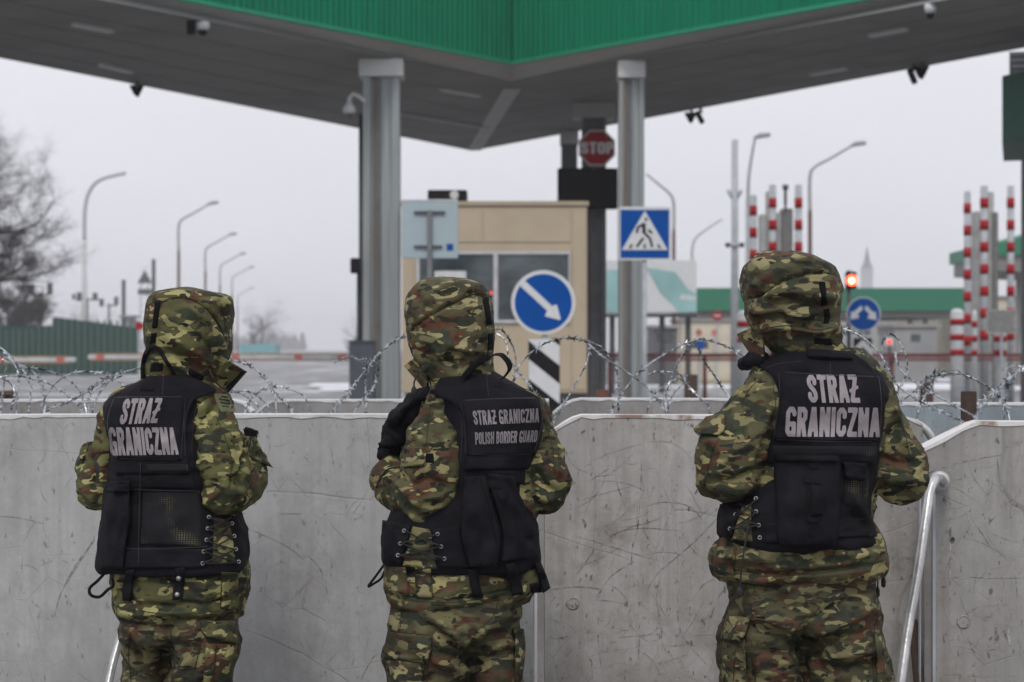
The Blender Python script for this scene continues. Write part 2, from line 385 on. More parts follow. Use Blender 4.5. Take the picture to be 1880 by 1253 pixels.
# ------------------------------------------------------------------ border canopy
H = 6.5
cn = thing('border_canopy', 'chevron shaped canopy with green corrugated fascia over the checkpoint lanes', 'canopy', (0, 36, 0))
NA, NL, NR = (0, 36.3), (-11.54, 19.2), (12.14, 19.2)
FA, FL, FR = (-.97, 49.0), (-12.4, 25.4), (12.8, 24.0)
GA, GL, GR = (0, 35.6), (-9.9, 22.2), (10.6, 22.2)
b = MB()
b.add([(*FA, H), (*NA, H), (*NL, H), (*FL, H), (*FR, H), (*NR, H)], [(0, 1, 2, 3), (0, 4, 5, 1)])
b.add([(*FA, 8.7), (*NA, 8.7), (*NL, 8.7), (*FL, 8.7), (*FR, 8.7), (*NR, 8.7)], [(0, 1, 2, 3), (0, 4, 5, 1)])
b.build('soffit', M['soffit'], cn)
b = MB()
for (A, Bp, C, D) in ((GA, GL, NL, NA), (GA, GR, NR, NA)):
    b.add([(*A, H + .25), (*Bp, H + .25), (*C, H + .004), (*D, H + .004)], [(0, 1, 2, 3)])
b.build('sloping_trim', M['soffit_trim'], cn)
def corr(name, A, Bp, z0, z1, m, pitch=.14, dep=.03):
    A = Vector((*A, 0)); Bp = Vector((*Bp, 0)); L = (Bp - A).length; d = (Bp - A) / L; nn = Vector((d.y, -d.x, 0))
    if nn.y > 0: nn = -nn
    prof = []; t = 0
    while t < L:
        for (a, o) in ((0, 0), (.42, 0), (.55, 1), (.87, 1)): prof.append((t + a * pitch, o * dep))
        t += pitch
    vs = []
    for (a, o) in prof:
        q = A + d * a + nn * o; vs += [(q.x, q.y, z0), (q.x, q.y, z1)]
    fs = [(2 * i, 2 * i + 2, 2 * i + 3, 2 * i + 1) for i in range(len(prof) - 1)]
    b = MB(); b.add(vs, fs); return b.build(name, m, cn)
corr('fascia_sheet', GA, GL, H + .25, 9.2, M['green']); corr('fascia_sheet', GA, GR, H + .25, 9.2, M['green'])
corr('far_fascia_sheet', FA, FL, H + .02, 8.7, M['green'], .5); corr('far_fascia_sheet', FA, FR, H + .02, 8.7, M['green'], .5)
def beam_line(name, a, c, z0, z1, wd, m, par):
    a = Vector((*a, 0)); c = Vector((*c, 0)); d = (c - a).normalized(); s_ = Vector((-d.y, d.x, 0)) * wd / 2
    b = MB(); vs = [a + s_, a - s_, c - s_, c + s_]
    b.add([(v.x, v.y, z0) for v in vs] + [(v.x, v.y, z1) for v in vs], [(0, 1, 2, 3), (7, 6, 5, 4), (0, 4, 5, 1), (1, 5, 6, 2), (2, 6, 7, 3), (3, 7, 4, 0)])
    return b.build(name, m, par)
e = .05
beam_line('fascia_edge_trim', (GA[0] - .0, GA[1] - .06), (GL[0] + .03, GL[1] - .06), H + .205, H + .262, .09, M['green_light'], cn)
beam_line('fascia_edge_trim', (GA[0] + .0, GA[1] - .065), (GR[0] - .03, GR[1] - .06), H + .206, H + .263, .09, M['green_light'], cn)
beam_line('valley_strip', (.0, 37.1), (-.92, 48.6), H - .03, H - .002, .33, M['soffit_trim'], cn)
beam_line('soffit_beam', (-2.6, 40.5), (-.55, 43.6), H - .05, H - .002, .12, M['soffit_trim'], cn)
def onsoff(px, py, z=H): return (CZ - z) * F / (py - HY)
for (a, c, d_, e_) in ((135, 42, 205, 55), (185, 117, 240, 130), (812, 163, 880, 174), (1490, 135, 1552, 124), (1598, 63, 1662, 51)):
    q = P(a, c, onsoff(a, c)); r = P(d_, e_, onsoff(d_, e_))
    beam_line('light_strip', (q.x, q.y), (r.x, r.y), H - .05, H - .003, .12, M['cap'], cn)
# soffit seams
for k in range(1, 5):
    t = k / 5
    for (n_, f_) in ((NL, FL), (NR, FR)):
        a0 = (NA[0] + (FA[0] - NA[0]) * t, NA[1] + (FA[1] - NA[1]) * t); a1 = (n_[0] + (f_[0] - n_[0]) * t, n_[1] + (f_[1] - n_[1]) * t)
        beam_line('soffit_joint', a0, a1, H - .006, H - .001, .008, M['column_dark'], cn)
def column(px0, px1, pt, pc, Y, lab, m, capx=7, cm=None, rot=0):
    x0 = (px0 - CX) / F * Y; x1 = (px1 - CX) / F * Y; wd = x1 - x0; t = thing('canopy_column', lab, 'column', ((x0 + x1) / 2, Y, 0), 'columns carrying the canopy')
    b = MB(); fl = .055
    b.box(x0, x0 + wd * .2, Y + .0, Y + .46, 0.001, H - .3)
    b.box(x0 + wd * .2, x1 - wd * .2, Y + .07, Y + .4, 0.001, H - .3)
    b.box(x1 - wd * .2, x1, Y + .0, Y + .46, 0.001, H - .3)
    b.build('shaft', m, t, bevel=.006)
    b = MB(); b.box(x0 + wd * .36, x0 + wd * .5, Y + .045, Y + .069, .3, H - .32); b.box(x0 + wd * .30, x0 + wd * .33, Y + .04, Y + .069, .3, H - .32)
    b.build('conduit', M['column_dark'], t)
    b = MB(); cx = capx * Y / F
    b.box(x0 - cx, x1 + cx, Y - .06, Y + .55, H - .3 + .003, H - .004); b.build('capital', cm or M['cap'], t, bevel=.01)
    b = MB(); b.box(x0 - .05, x1 + .05, Y - .08, Y + .54, 0, .05); b.build('base_plate', M['dark_metal'], t)
    return t
column(666, 733, 140, 110, 33.4, 'broad grey steel column with rust streak left of the beige booth', M['column'])
column(1137, 1183, 135, 115, 33.6, 'grey steel column behind the blue pedestrian crossing sign', M['column'], 2)
column(1069, 1113, 215, 190, 39.4, 'dark column behind the red stop sign at the booth edge', M['column_dark'], 16, M['soffit_trim'])
column(1031, 1060, 245, 232, 44.5, 'thin dark column farthest back beside the stop sign', M['column_dark'], 2, M['soffit_trim'])
# cameras and floodlights under the canopy
def dome_cam(px, py, lab, sc_=1.0):
    Y = onsoff(px, py) ; q = P(px, py, Y); t = thing('dome_camera', lab, 'camera', (q.x, q.y, H), 'security cameras under the canopy')
    b = MB(); b.tube([(q.x, q.y, H - .002), (q.x, q.y, H - .06), (q.x, q.y, H - .13)], [.10 * sc_, .11 * sc_, .08 * sc_], 16); b.build('housing', M['white'], t, True)
    b = MB(); b.tube([(q.x, q.y, H - .131), (q.x, q.y, H - .18), (q.x, q.y, H - .21)], [.075 * sc_, .06 * sc_, .02 * sc_], 16); b.build('dome', M['black'], t, True)
dome_cam(372, 40, 'small white dome camera beside a black box under the left wing'); dome_cam(1708, 8, 'white dome camera under the right wing near the top corner', .8)
Y = onsoff(350, 38); q = P(350, 38, Y)
b = MB(); b.box(q.x - .06, q.x + .06, q.y, q.y + .1, H - .2, H - .002); o = b.build('loudspeaker_box', M['black'], bevel=.01); setp(o, 'small black box beside the white dome camera under the canopy', 'box')
def edge_cam(px, py, lab, kind):
    Y = onsoff(px, py) - .4; q = P(px, py, Y)
    t = thing('floodlight' if kind else 'security_camera', lab, 'floodlight' if kind else 'camera', (q.x, q.y, H), 'small fittings along the far canopy edge')
    b = MB(); b.tube([(q.x, q.y, H - .002), (q.x + .02, q.y, H - .1)], .03, 8); b.build('bracket', M['dark_metal'], t)
    b = MB()
    if kind: b.prism([(q.x - .13, q.y, H - .06), (q.x + .13, q.y, H - .05), (q.x + .02, q.y, H - .27), (q.x - .04, q.y, H - .24)], (0, .12, 0))
    else: b.tube([(q.x - .07, q.y - .05, H - .1), (q.x + .05, q.y + .15, H - .27)], .055, 10)
    b.build('housing', M['black'], t)
edge_cam(250, 156, 'floodlight hanging from the left canopy edge', 1)
edge_cam(1269, 206, 'floodlight on the right canopy edge above the tall lamps', 1); edge_cam(1286, 203, 'tilted camera beside the floodlight right of the crossing sign column', 0)
edge_cam(1677, 126, 'tilted camera on the far right canopy edge', 0); edge_cam(1693, 122, 'floodlight on the far right canopy edge', 1)
# hooked dome camera on the broad column
Y = 33.3; s_ = Y / F
t = thing('hooked_dome_camera', 'white dome camera on a curved arm left of the broad column', 'camera', P(668, 185, Y))
b = MB(); b.tube([P(670, 187, Y - .02), P(658, 177, Y - .02), P(648, 173, Y - .02), P(642, 180, Y - .02), P(641, 192, Y - .02)], [.035, .035, .035, .035, .05], 10); b.build('arm', M['white'], t, True)
b = MB(); b.tube([P(641, 190, Y - .02), P(641, 197, Y - .02), P(641, 204, Y - .02), P(641, 209, Y - .02)], [.04, .10, .115, .08], 16); b.build('housing', M['white'], t, True)
b = MB(); b.tube([P(641, 209.3, Y - .02), P(641, 213, Y - .02), P(641, 217, Y - .02)], [.06, .05, .02], 14); b.build('dome', M['glass'], t, True)
b = MB(); b.tube([(P(660, 0, Y).x, Y + .3, 0), (P(660, 0, Y).x, Y + .3, H - .9)], .035, 8); b.tube([(P(654.5, 0, Y).x, Y + .3, 0), (P(654.5, 0, Y).x, Y + .3, 3.0)], .02, 8)
o = b.build('drain_pipe', M['dark_metal'], smooth=True); setp(o, 'thin dark pipe running up beside the broad grey column', 'pipe')
b = MB(); b.pbox(643, 474, 659, 502, 33.2, .2); o = b.build('junction_box', M['black'], bevel=.01); setp(o, 'small black junction box left of the broad column', 'box')
t = thing('control_cabinet', 'dark blue grey cabinet at the foot of the broad column', 'cabinet', (P(663, 0, 31).x, 31, 0))
b = MB(); q = P(641, 630, 31); q2 = P(686, 630, 31); b.box(q.x, q2.x, 31, 31.5, .001, q.z); b.build('body', simple('cabinet_paint', (.045, .05, .07), .5), t, bevel=.01)
b = MB(); b.box(q.x - .01, q2.x + .01, 30.98, 31.52, q.z + .002, q.z + .04); b.build('lid', M['dark_metal'], t)
# ------------------------------------------------------------------ booth
Y = 31.9; s_ = Y / F
bt = thing('inspection_booth', 'beige inspection booth with wide dark windows between the canopy columns', 'booth', (P(909, 0, Y).x, Y, 0))
q0 = P(738, 372, Y); q1 = P(1078, 722, Y)
b = MB(); b.box(q0.x, q1.x, Y, Y + 3.2, q1.z, q0.z - .06); b.build('wall', M['beige'], bt, bevel=.01)
b = MB(); b.box(q0.x - .03, q1.x + .03, Y - .04, Y + 3.25, q0.z - .058, q0.z + .02); b.build('roof', M['beige_trim'], bt, bevel=.01)
b = MB(); b.box(q0.x + .05, q1.x - .02, Y + .05, Y + 3.1, .181, q1.z - .002); b.build('plinth', M['dark_metal'], bt)
for (a, c, d_, e_) in ((842, 388, 885, 445), (888, 388, 1048, 445), (768, 388, 839, 445), (915, 604, 1048, 716), (768, 604, 912, 716), (1052, 388, 1076, 716)):
    b = MB(); b.pbox(a, c, d_, e_, Y - .018, .016); b.build('panel', M['beige'], bt, bevel=.004)
for (a, c, d_, e_) in ((770, 467, 906, 588), (914, 467, 1044, 588)):
    fr = MB(); fw = 5
    for r in ((a - fw, c - fw, d_ + fw * .6, c), (a - fw, e_, d_ + fw * .6, e_ + fw), (a - fw, c, a, e_), (d_, c, d_ + fw * .6, e_)):
        fr.pbox(*r, Y - .05, .05)
    f = fr.build('window', M['frame_grey'], bt); g = MB(); g.pbox(a, c, d_, e_, Y - .012, .01); g.build('pane', M['glass'], f)
b = MB(); b.pbox(798, 498, 856, 532, Y - .022, .008); b.build('paper_notice', M['white'], bt)
b = MB(); b.pbox(785, 349, 857, 371, Y + .4, .6); o = b.build('air_conditioner', M['black'], bevel=.01); setp(o, 'black unit on the booth roof behind the white square sign', 'air conditioner')
b = MB(); b.tube([P(834, 358, Y + .37), P(834, 358, Y + .40)], .07, 16); o2 = b.build('fan_cover', M['cap'], o)
b = MB(); b.tube([P(902, 538, Y - .13), P(902, 538, Y - .07)], .022, 12); o = b.build('signal_lamp', M['red_dim']); setp(o, 'tiny red lamp glowing on the booth window behind the middle guard', 'lamp')
# LED board and stop sign
t = thing('display_board', 'black rectangular display board hanging below the stop sign', 'board', P(1079, 346, 38.6))
b = MB(); b.pbox(1024, 309, 1134, 383, 38.6, .3); b.build('housing', M['led'], t, bevel=.01)
b = MB(); b.pbox(1029, 314, 1129, 378, 38.58, .018); b.build('screen', M['black'], t)
TXTN = {}
GL = {}
def _g(w, *lines): return (w, lines)
_C = [(.35, .69), (.35, .80), (.27, .90), (.17, .90), (.09, .80), (.09, .20), (.17, .10), (.27, .10), (.35, .20), (.35, .31)]
GL.update({
 'S': _g(.44, [(.35, .70), (.35, .80), (.27, .90), (.17, .90), (.09, .81), (.09, .69), (.15, .58), (.29, .44), (.35, .33), (.35, .19), (.27, .10), (.17, .10), (.09, .20), (.09, .30)]),
 'T': _g(.42, [(-.05, .91), (.47, .91)], [(.21, .95), (.21, -.1)]), 'I': _g(.19, [(.095, -.1), (.095, 1.1)]),
 'R': _g(.44, [(.09, -.1), (.09, 1.1)], [(.09, .91), (.27, .91), (.35, .83), (.35, .63), (.27, .53), (.09, .53)], [(.25, .50), (.37, -.1)]),
 'A': _g(.46, [(.065, -.1), (.215, .98)], [(.395, -.1), (.245, .98)], [(.12, .27), (.34, .27)]),
 'Z': _g(.43, [(.0, .91), (.35, .91)], [(.35, .90), (.08, .10)], [(.08, .09), (.45, .09)]),
 'N': _g(.46, [(.09, -.1), (.09, 1.1)], [(.37, -.1), (.37, 1.1)], [(.09, .95), (.37, .05)]),
 'C': _g(.44, _C), 'G': _g(.46, [(.37, .76), (.36, .82), (.29, .91), (.17, .91), (.09, .80), (.09, .20), (.17, .09), (.29, .09), (.37, .20)], [(.37, -.1), (.37, .41)], [(.37, .42), (.26, .42)]),
 'O': _g(.44, _C[1:-1] + [(.35, .80)]), 'P': _g(.43, [(.09, -.1), (.09, 1.1)], [(.09, .91), (.27, .91), (.34, .83), (.34, .57), (.27, .47), (.09, .47)]),
 'L': _g(.37, [(.09, 1.1), (.09, .09)], [(.09, .09), (.42, .09)]), 'H': _g(.45, [(.09, -.1), (.09, 1.1)], [(.36, -.1), (.36, 1.1)], [(.09, .52), (.36, .52)]),
 'B': _g(.44, [(.09, .0), (.09, 1.0)], [(.09, .91), (.27, .91), (.34, .83), (.34, .62), (.27, .53), (.09, .53)], [(.27, .53), (.35, .43), (.35, .19), (.27, .09), (.09, .09)]),
 'D': _g(.44, [(.09, .0), (.09, 1.0)], [(.09, .91), (.25, .91), (.35, .80), (.35, .20), (.25, .09), (.09, .09)]),
 'E': _g(.38, [(.09, -.1), (.09, 1.1)], [(.09, .91), (.42, .91)], [(.09, .52), (.36, .52)], [(.09, .09), (.42, .09)]),
 'U': _g(.44, [(.09, 1.1), (.09, .20), (.17, .10), (.27, .10), (.35, .20), (.35, 1.1)]), ' ': _g(.20)})
GL['Ƶ'] = (GL['Z'][0], GL['Z'][1] + ([(.02, .42), (.41, .56)],))
def text_geo(body, off=.088, ny=26):
    """condensed block capitals; outlines found by marching squares on a stroke distance field"""
    V = []; idx = {}; Fs = []; x0 = 0.0
    def vid(p):
        k = (round(p[0], 5), round(p[1], 5))
        if k not in idx: idx[k] = len(V); V.append(k)
        return idx[k]
    for ch in body:
        w, lines = GL[ch]
        if lines:
            nx = max(4, int(w * ny)); gx = np.linspace(0, w, nx + 1); gy = np.linspace(0, 1, ny + 1); X, Y_ = np.meshgrid(gx, gy); D = np.full(X.shape, 9.0)
            for L in lines:
                for (ax, ay), (bx, by) in zip(L[:-1], L[1:]):
                    dx, dy = bx - ax, by - ay; t = np.clip(((X - ax) * dx + (Y_ - ay) * dy) / (dx * dx + dy * dy), 0, 1)
                    hw = off * (.62 if (ch == 'Ƶ' and L is lines[-1]) else 1); D = np.minimum(D, np.hypot(X - ax - t * dx, Y_ - ay - t * dy) - hw)
            for j in range(ny):
                for i in range(nx):
                    cs = [(gx[i], gy[j], D[j, i]), (gx[i + 1], gy[j], D[j, i + 1]), (gx[i + 1], gy[j + 1], D[j + 1, i + 1]), (gx[i], gy[j + 1], D[j + 1, i])]
                    if all(q[2] >= 0 for q in cs): continue
                    out = []
                    for q, r in zip(cs, cs[1:] + cs[:1]):
                        if q[2] < 0: out.append(vid((x0 + q[0], q[1])))
                        if (q[2] < 0) != (r[2] < 0): t = q[2] / (q[2] - r[2]); out.append(vid((x0 + q[0] + (r[0] - q[0]) * t, q[1] + (r[1] - q[1]) * t)))
                    out = [o for n_, o in enumerate(out) if o != out[n_ - 1]]
                    if len(out) > 2: Fs.append(tuple(out))
        x0 += w + .045
    A = np.array(V); mn = A.min(0); mx = A.max(0); return (A - mn) / (mx - mn), Fs
def flat_text(name, body, px0, py0, px1, py1, Y, m, par, off=.09):
    A, fs = text_geo(body, off); b = MB()
    b.add([P(px0 + a * (px1 - px0), py1 + (py0 - py1) * c, Y) for a, c in A], fs); return b.build(name, m, par)
def flat_poly(name, pts, Y, m, par, dep=.004):
    b = MB(); b.prism([P(x, y, Y) for x, y in pts], (0, dep, 0)); return b.build(name, m, par)
def ngon(cx, cy, r, n, ph=0): return [(cx + r * math.cos(ph + 2 * math.pi * i / n), cy + r * math.sin(ph + 2 * math.pi * i / n)) for i in range(n)]
t = thing('stop_sign', 'red octagonal stop sign above the black display board', 'road sign', P(1096, 272, 38.5))
flat_poly('plate', ngon(1096, 272, 36, 8, math.pi / 8), 38.5, M['rail_red'], t, .02)
flat_poly('border', ngon(1096, 272, 35.4, 8, math.pi / 8), 38.49, M['cap'], t); flat_poly('face', ngon(1096, 272, 32.5, 8, math.pi / 8), 38.48, M['stop_red'], t)
flat_text('lettering', 'STOP', 1066, 261, 1127, 283, 38.472, M['cap'], t)
b = MB(); b.tube([P(1090, 300, 38.56), P(1090, 312, 38.6)], .03); b.build('bracket', M['dark_metal'], t)
# pedestrian crossing sign
Y = 27.0; k = 130 / 1253
def zp(x, y): return (1120 + x * k, 360 + y * k)
t = thing('crossing_sign', 'square blue pedestrian crossing sign with a walking figure', 'road sign', P(1184, 428, Y))
flat_poly('plate', [(1136.5, 380), (1231.5, 380), (1231.5, 478), (1136.5, 478)], Y, M['sign_white'], t, .02)
flat_poly('face', [zp(185, 245), zp(1045, 245), zp(1045, 1100), zp(185, 1100)], Y - .006, M['sign_blue'], t)
flat_poly('triangle', [zp(615, 262), zp(1022, 958), zp(208, 958)], Y - .012, M['sign_white'], t)
fg = MB()
def fpoly(pts, dy=.018): fg.prism([P(*zp(x, y), Y - dy) for x, y in pts], (0, .004, 0))
fpoly([(640 + 28 * math.cos(a * .5236), 415 + 28 * math.sin(a * .5236)) for a in range(12)])
def stroke(pts, wd, dy):
    for i in range(len(pts) - 1):
        a = Vector(pts[i]); c = Vector(pts[i + 1]); n_ = (c - a).normalized(); n_ = Vector((-n_.y, n_.x)) * wd / 2
        dd = dy + i * .0006
        fg.prism([P(*zp(*(a + n_)), Y - dd), P(*zp(*(c + n_)), Y - dd), P(*zp(*(c - n_)), Y - dd), P(*zp(*(a - n_)), Y - dd)], (0, .003, 0))
stroke([(598, 478), (602, 560), (600, 660)], 58, .018); stroke([(596, 640), (712, 760), (748, 905)], 40, .021)
stroke([(590, 745), (472, 900)], 42, .018); stroke([(600, 495), (495, 550), (470, 655)], 36, .024); stroke([(675, 600), (745, 660)], 38, .018)
fpoly([(375, 850), (400, 862), (375, 925), (330, 930)]); fpoly([(598, 850), (625, 850), (632, 928), (592, 928)]); fpoly([(835, 862), (860, 850), (905, 930), (862, 925)])
fg.build('walking_figure', M['black'], t)
b = MB(); b.tube([(P(1184, 0, Y).x, Y + .05, 0), (P(1184, 0, Y).x, Y + .05, P(0, 475, Y).z)], .03, 10); b.build('post', M['steel_dull'], t, True)
# keep right sign with striped marker
Y = 22.0
t = thing('keep_right_sign', 'round blue sign with white arrow pointing down right', 'road sign', (P(998, 0, Y).x, Y, 0))
flat_poly('plate', ngon(997.5, 555.5, 59, 56), Y, M['sign_white'], t, .02); flat_poly('face', ngon(997.5, 556, 52.5, 56), Y - .006, M['sign_blue'], t)
k2 = 160 / 1253
flat_poly('arrow', [(920 + x * k2, 480 + y * k2) for x, y in ((272, 330), (320, 272), (352, 290), (735, 648), (775, 622), (802, 628), (858, 835), (838, 845), (630, 790), (640, 762), (665, 712), (290, 370))], Y - .012, M['sign_white'], t)
b = MB(); b.tube([(P(1000, 0, Y).x, Y + .05, 0), (P(1000, 0, Y).x, Y + .05, P(0, 605, Y).z)], .03, 12); b.build('post', M['steel_dull'], t, True)
t = thing('striped_marker', 'black and white striped marker panel under the keep right sign', 'road sign', (P(999, 0, Y).x, Y - .05, 0))
flat_poly('panel', [(970, 622), (1028, 622), (1028, 757), (1015, 762), (970, 757)], Y - .03, M['black'], t, .015)
def clip_band(x0, x1, y0, y1, off, th):
    # band: lines y = off + .78*(x-x0)
    sl_ = .80; P_ = [(x0, off), (x1, off + sl_ * (x1 - x0)), (x1, off + th + sl_ * (x1 - x0)), (x0, off + th)]
    def clip(poly, f_in, inter):
        out = []
        for i in range(len(poly)):
            a, c = poly[i], poly[(i + 1) % len(poly)]
            if f_in(a): out.append(a)
            if f_in(a) != f_in(c): out.append(inter(a, c))
        return out
    for yy, sg in ((y0, 1), (y1, -1)):
        P_ = clip(P_, lambda p: (p[1] - yy) * sg >= 0, lambda a, c: (a[0] + (c[0] - a[0]) * (yy - a[1]) / (c[1] - a[1]), yy))
        if len(P_) < 3: return None
    return P_
for off in (590, 660, 730):
    pl = clip_band(970.5, 1027.5, 622.5, 756, off, 36)
    if pl: flat_poly('stripe', pl, Y - .036, M['sign_white'], t)
# square board seen from the back
Y = 26.0
t = thing('information_board', 'pale square board on a post with small blue square, left of the booth window', 'road sign', (P(788, 0, Y).x, Y, 0))
b = MB(); b.pbox(737, 367, 841, 475, Y, .02); b.build('plate', M['sign_back'], t, bevel=.008)
flat_poly('rim', [(738, 366.5), (840, 366.5), (840, 369), (738, 369)], Y - .008, M['white'], t)
flat_poly('blue_square', [(820, 448), (832, 448), (832, 460), (820, 460)], Y - .01, M['sign_blue'], t)
b = MB(); b.box(P(784.5, 0, Y).x, P(793.5, 0, Y).x, Y - .06, Y - .012, 0, P(0, 387, Y).z); b.build('post', simple('dull_post', (.13, .14, .15), .5), t, bevel=.005)
b = MB(); b.pbox(760, 388, 817, 392.5, Y - .04, .03); b.pbox(760, 451, 812, 455, Y - .04, .03); b.build('bracket', M['dark_metal'], t)
# two-arrow sign, chevron, traffic light
Y = 42.0; k3 = 110 / 689
def z3(x, y): return (1530 + x * k3, 480 + y * k3)
t = thing('two_arrow_sign', 'round blue sign with two white arrows spreading left and right', 'road sign', (P(1586, 0, Y).x, Y, 0))
flat_poly('plate', ngon(1585.5, 577, 31.5, 40), Y, M['cap'], t, .02); flat_poly('face', ngon(1585.5, 577, 29.5, 40), Y - .006, M['sign_blue'], t)
flat_poly('arrow', [z3(*a) for a in ((192, 672), (205, 575), (232, 585), (318, 512), (336, 530), (334, 556), (280, 605), (298, 650))], Y - .012, M['sign_white'], t)
flat_poly('arrow', [z3(*a) for a in ((497, 678), (392, 655), (415, 608), (364, 556), (362, 530), (382, 512), (460, 590), (485, 580))], Y - .012, M['sign_white'], t)
b = MB(); b.tube([(P(1585, 0, Y).x, Y + .05, 0), (P(1585, 0, Y).x, Y + .05, P(0, 600, Y).z)], .03, 10); b.build('post', M['steel_dull'], t, True)
t = thing('chevron_marker', 'black and white chevron marker under the two-arrow sign', 'road sign', (P(1584, 0, Y).x, Y - .05, 0))
flat_poly('panel', [(1567, 621), (1601, 621), (1601, 672), (1567, 672)], Y - .03, M['black'], t, .015)
for (o_) in (0, 25):
    flat_poly('chevron', [(1567, 641 + o_), (1584, 623 + o_), (1601, 641 + o_), (1601, 655 + o_), (1584, 637 + o_), (1567, 655 + o_)], Y - .036, M['sign_white'], t)
t = thing('traffic_light', 'dark post with one glowing red signal lamp behind the right guard', 'traffic light', (P(1559, 0, Y).x, Y + .5, 0))
Y = 42.5
b = MB(); b.tube([(P(1558.5, 0, Y).x, Y, 0), (P(1558.5, 0, Y).x, Y, P(0, 497, Y).z)], .045, 10); b.build('post', M['dark_metal'], t, True)
b = MB(); b.pbox(1553, 499, 1573, 531, Y - .12, .12); b.build('housing', M['black'], t, bevel=.02)
b = MB(); b.tube([P(1564, 515, Y - .125), P(1564, 515, Y - .17)], .115, 20); b.build('lens', M['red_glow'], t, True)
b = MB(); b.tube([P(1563.5, 516, Y - .172), P(1563.5, 516, Y - .185)], .055, 16); b.build('bulb', M['red_core'], t, True)
# ------------------------------------------------------------------ lamps
def lamp_proto(label, group, hgt=10.0, arm=1.7, rise=1.0, head=True):
    t = thing('street_lamp', label, 'street lamp', (0, 0, 0), group)
    zj = hgt - rise - .4
    b = MB(); b.tube([(0, 0, 0), (0, 0, hgt * .72)], [.11, .085], 10); b.build('lower_pole', M['lamp_lower'], t, True)
    c = catmull([(0, 0, hgt * .72), (0, 0, zj), (arm * .12, 0, zj + rise * .42), (arm * .5, 0, zj + rise * .78), (arm, 0, hgt - .12)], 6)
    b = MB(); b.tube([tuple(x) for x in c], list(np.linspace(.08, .05, len(c))), 10); b.build('arm', M['lamp_upper'], t, True)
    if head:
        b = MB(); b.tube([(arm - .05, 0, hgt - .13), (arm + .2, 0, hgt - .03), (arm + .55, 0, hgt), (arm + .6, 0, hgt - .02)], [.05, .11, .09, .03], 8); b.build('lamp_head', M['lamp_upper'], t, True)
    return t
lp = lamp_proto('first street lamp of the left row, just above the left guard\'s hood', 'street lamps along the road')
lp.location = (P(328, 0, 114).x, 114, 0)
for i, (px, Yv, lb) in enumerate(((377, 145, 'second street lamp of the left row, right of the nearest one'), (404, 175, 'third street lamp in the left row fading into fog'), (426, 204, 'fourth street lamp in the left row, low in the fog'),
                           (436, 275, 'last and faintest street lamp of the left row'), (1487, 81, 'street lamp with dark red lower pole behind the right guard\'s hood'))):
    dup(lp, (P(px, 0, Yv).x, Yv, 0), lb)
lq = lamp_proto('street lamp with arm bent left behind the crossing sign', 'street lamps along the road', 10, -1.3, 1.2, False); lq.location = (P(1237, 0, 94).x, 94, 0)
lq = lamp_proto('slender lamp with short curved top beside the grey camera mast', 'street lamps along the road', 9.9, .28, 2.2, True); lq.location = (P(1373, 0, 77).x, 77, 0)
for ch in lq.children:
    if ch.name.startswith('lower_pole'): ch.data.materials[0] = M['lamp_upper']
lq = lamp_proto('pale thin lamp with long arm above the green canopy', 'street lamps along the road', 10, 1.9, 1.6, False); lq.location = (P(1271, 0, 127).x, 127, 0)
for ch in lq.children: ch.data.materials[0] = M['lamp_upper']
# tall white mast on the left
Y = 150.0
t = thing('lamp_mast', 'tall pale lamp mast with long curved arm on the left', 'street lamp', (P(155, 0, Y).x, Y, 0))
X = P(155, 0, Y).x; s_ = Y / F
b = MB(); b.tube([(X, Y, 0), (X, Y, P(0, 560, Y).z), (X, Y, P(0, 440, Y).z)], [.24, .2, .15], 12); b.build('pole', simple('mast_paint', (.44, .46, .46), .5), t, True)
c = catmull([P(155, 440, Y), P(156, 385, Y), P(164, 352, Y), P(185, 330, Y), P(231, 318, Y)], 6)
b = MB(); b.tube([tuple(x) for x in c], list(np.linspace(.15, .13, len(c))), 10); b.build('arm', simple('mast_arm_paint', (.36, .37, .38), .5), t, True)
# camera mast
Y = 60.0; X = P(1349, 0, Y).x
t = thing('camera_mast', 'thick pale grey mast with two rings of brackets right of the crossing sign', 'mast', (X, Y, 0))
b = MB(); b.tube([(X, Y, 0), (X, Y, P(0, 455, Y).z), (X, Y, P(0, 257, Y).z)], [.14, .105, .095], 14); b.build('pole', M['steel_dull'], t, True)
b = MB(); b.tube([P(1337, 350, Y - .12), P(1344, 362, Y), P(1354, 362, Y), P(1361, 350, Y - .12)], .06, 8); b.build('bracket', M['steel_dull'], t, True)
b = MB(); b.tube([P(1334, 450, Y - .12), P(1364, 450, Y - .12)], .055, 8); b.build('crossbar', M['steel_dull'], t, True)
for px in (1336, 1362):
    b = MB(); b.tube([P(px, 446, Y - .15), P(px, 450, Y - .15), P(px, 455, Y - .15)], [.06, .09, .04], 10); b.build('camera_dome', M['dark_metal'], t, True)
# ------------------------------------------------------------------ striped posts and control towers
Y = 50.0
def striped(px, top, wd, ph, lab, par=None, Yv=Y, bot=900, group='red and white striped posts'):
    X = P(px, 0, Yv).x; zt = P(0, top, Yv).z; r = wd / 2 * Yv / F
    t = thing('striped_post', lab, 'striped post', (X, Yv, 0), group)
    b = MB(); b.tube([(X, Yv, 0), (X, Yv, zt)], r, 14); b.build('pole', M['steel_dull'], t, True)
    y = top + ph
    while y < 640:
        b = MB(); b.tube([(X, Yv, P(0, y + 18, Yv).z), (X, Yv, P(0, y, Yv).z)], r + .012, 14, True); b.build('red_band', M['red'], t, True); y += 40.5
    return t
striped(1383, 359, 12.5, 19, 'leftmost red and white post beside the camera mast')
striped(1418.5, 340, 13, 24, 'tall red and white post in front of the grey box tower')
striped(1466, 340, 13, 24, 'tall red and white post right of the grey box')
striped(1776, 352, 12, 22, 'short red and white post left in the far right cluster')
striped(1807, 342, 14, 22, 'middle and thickest red and white post in the far right cluster')
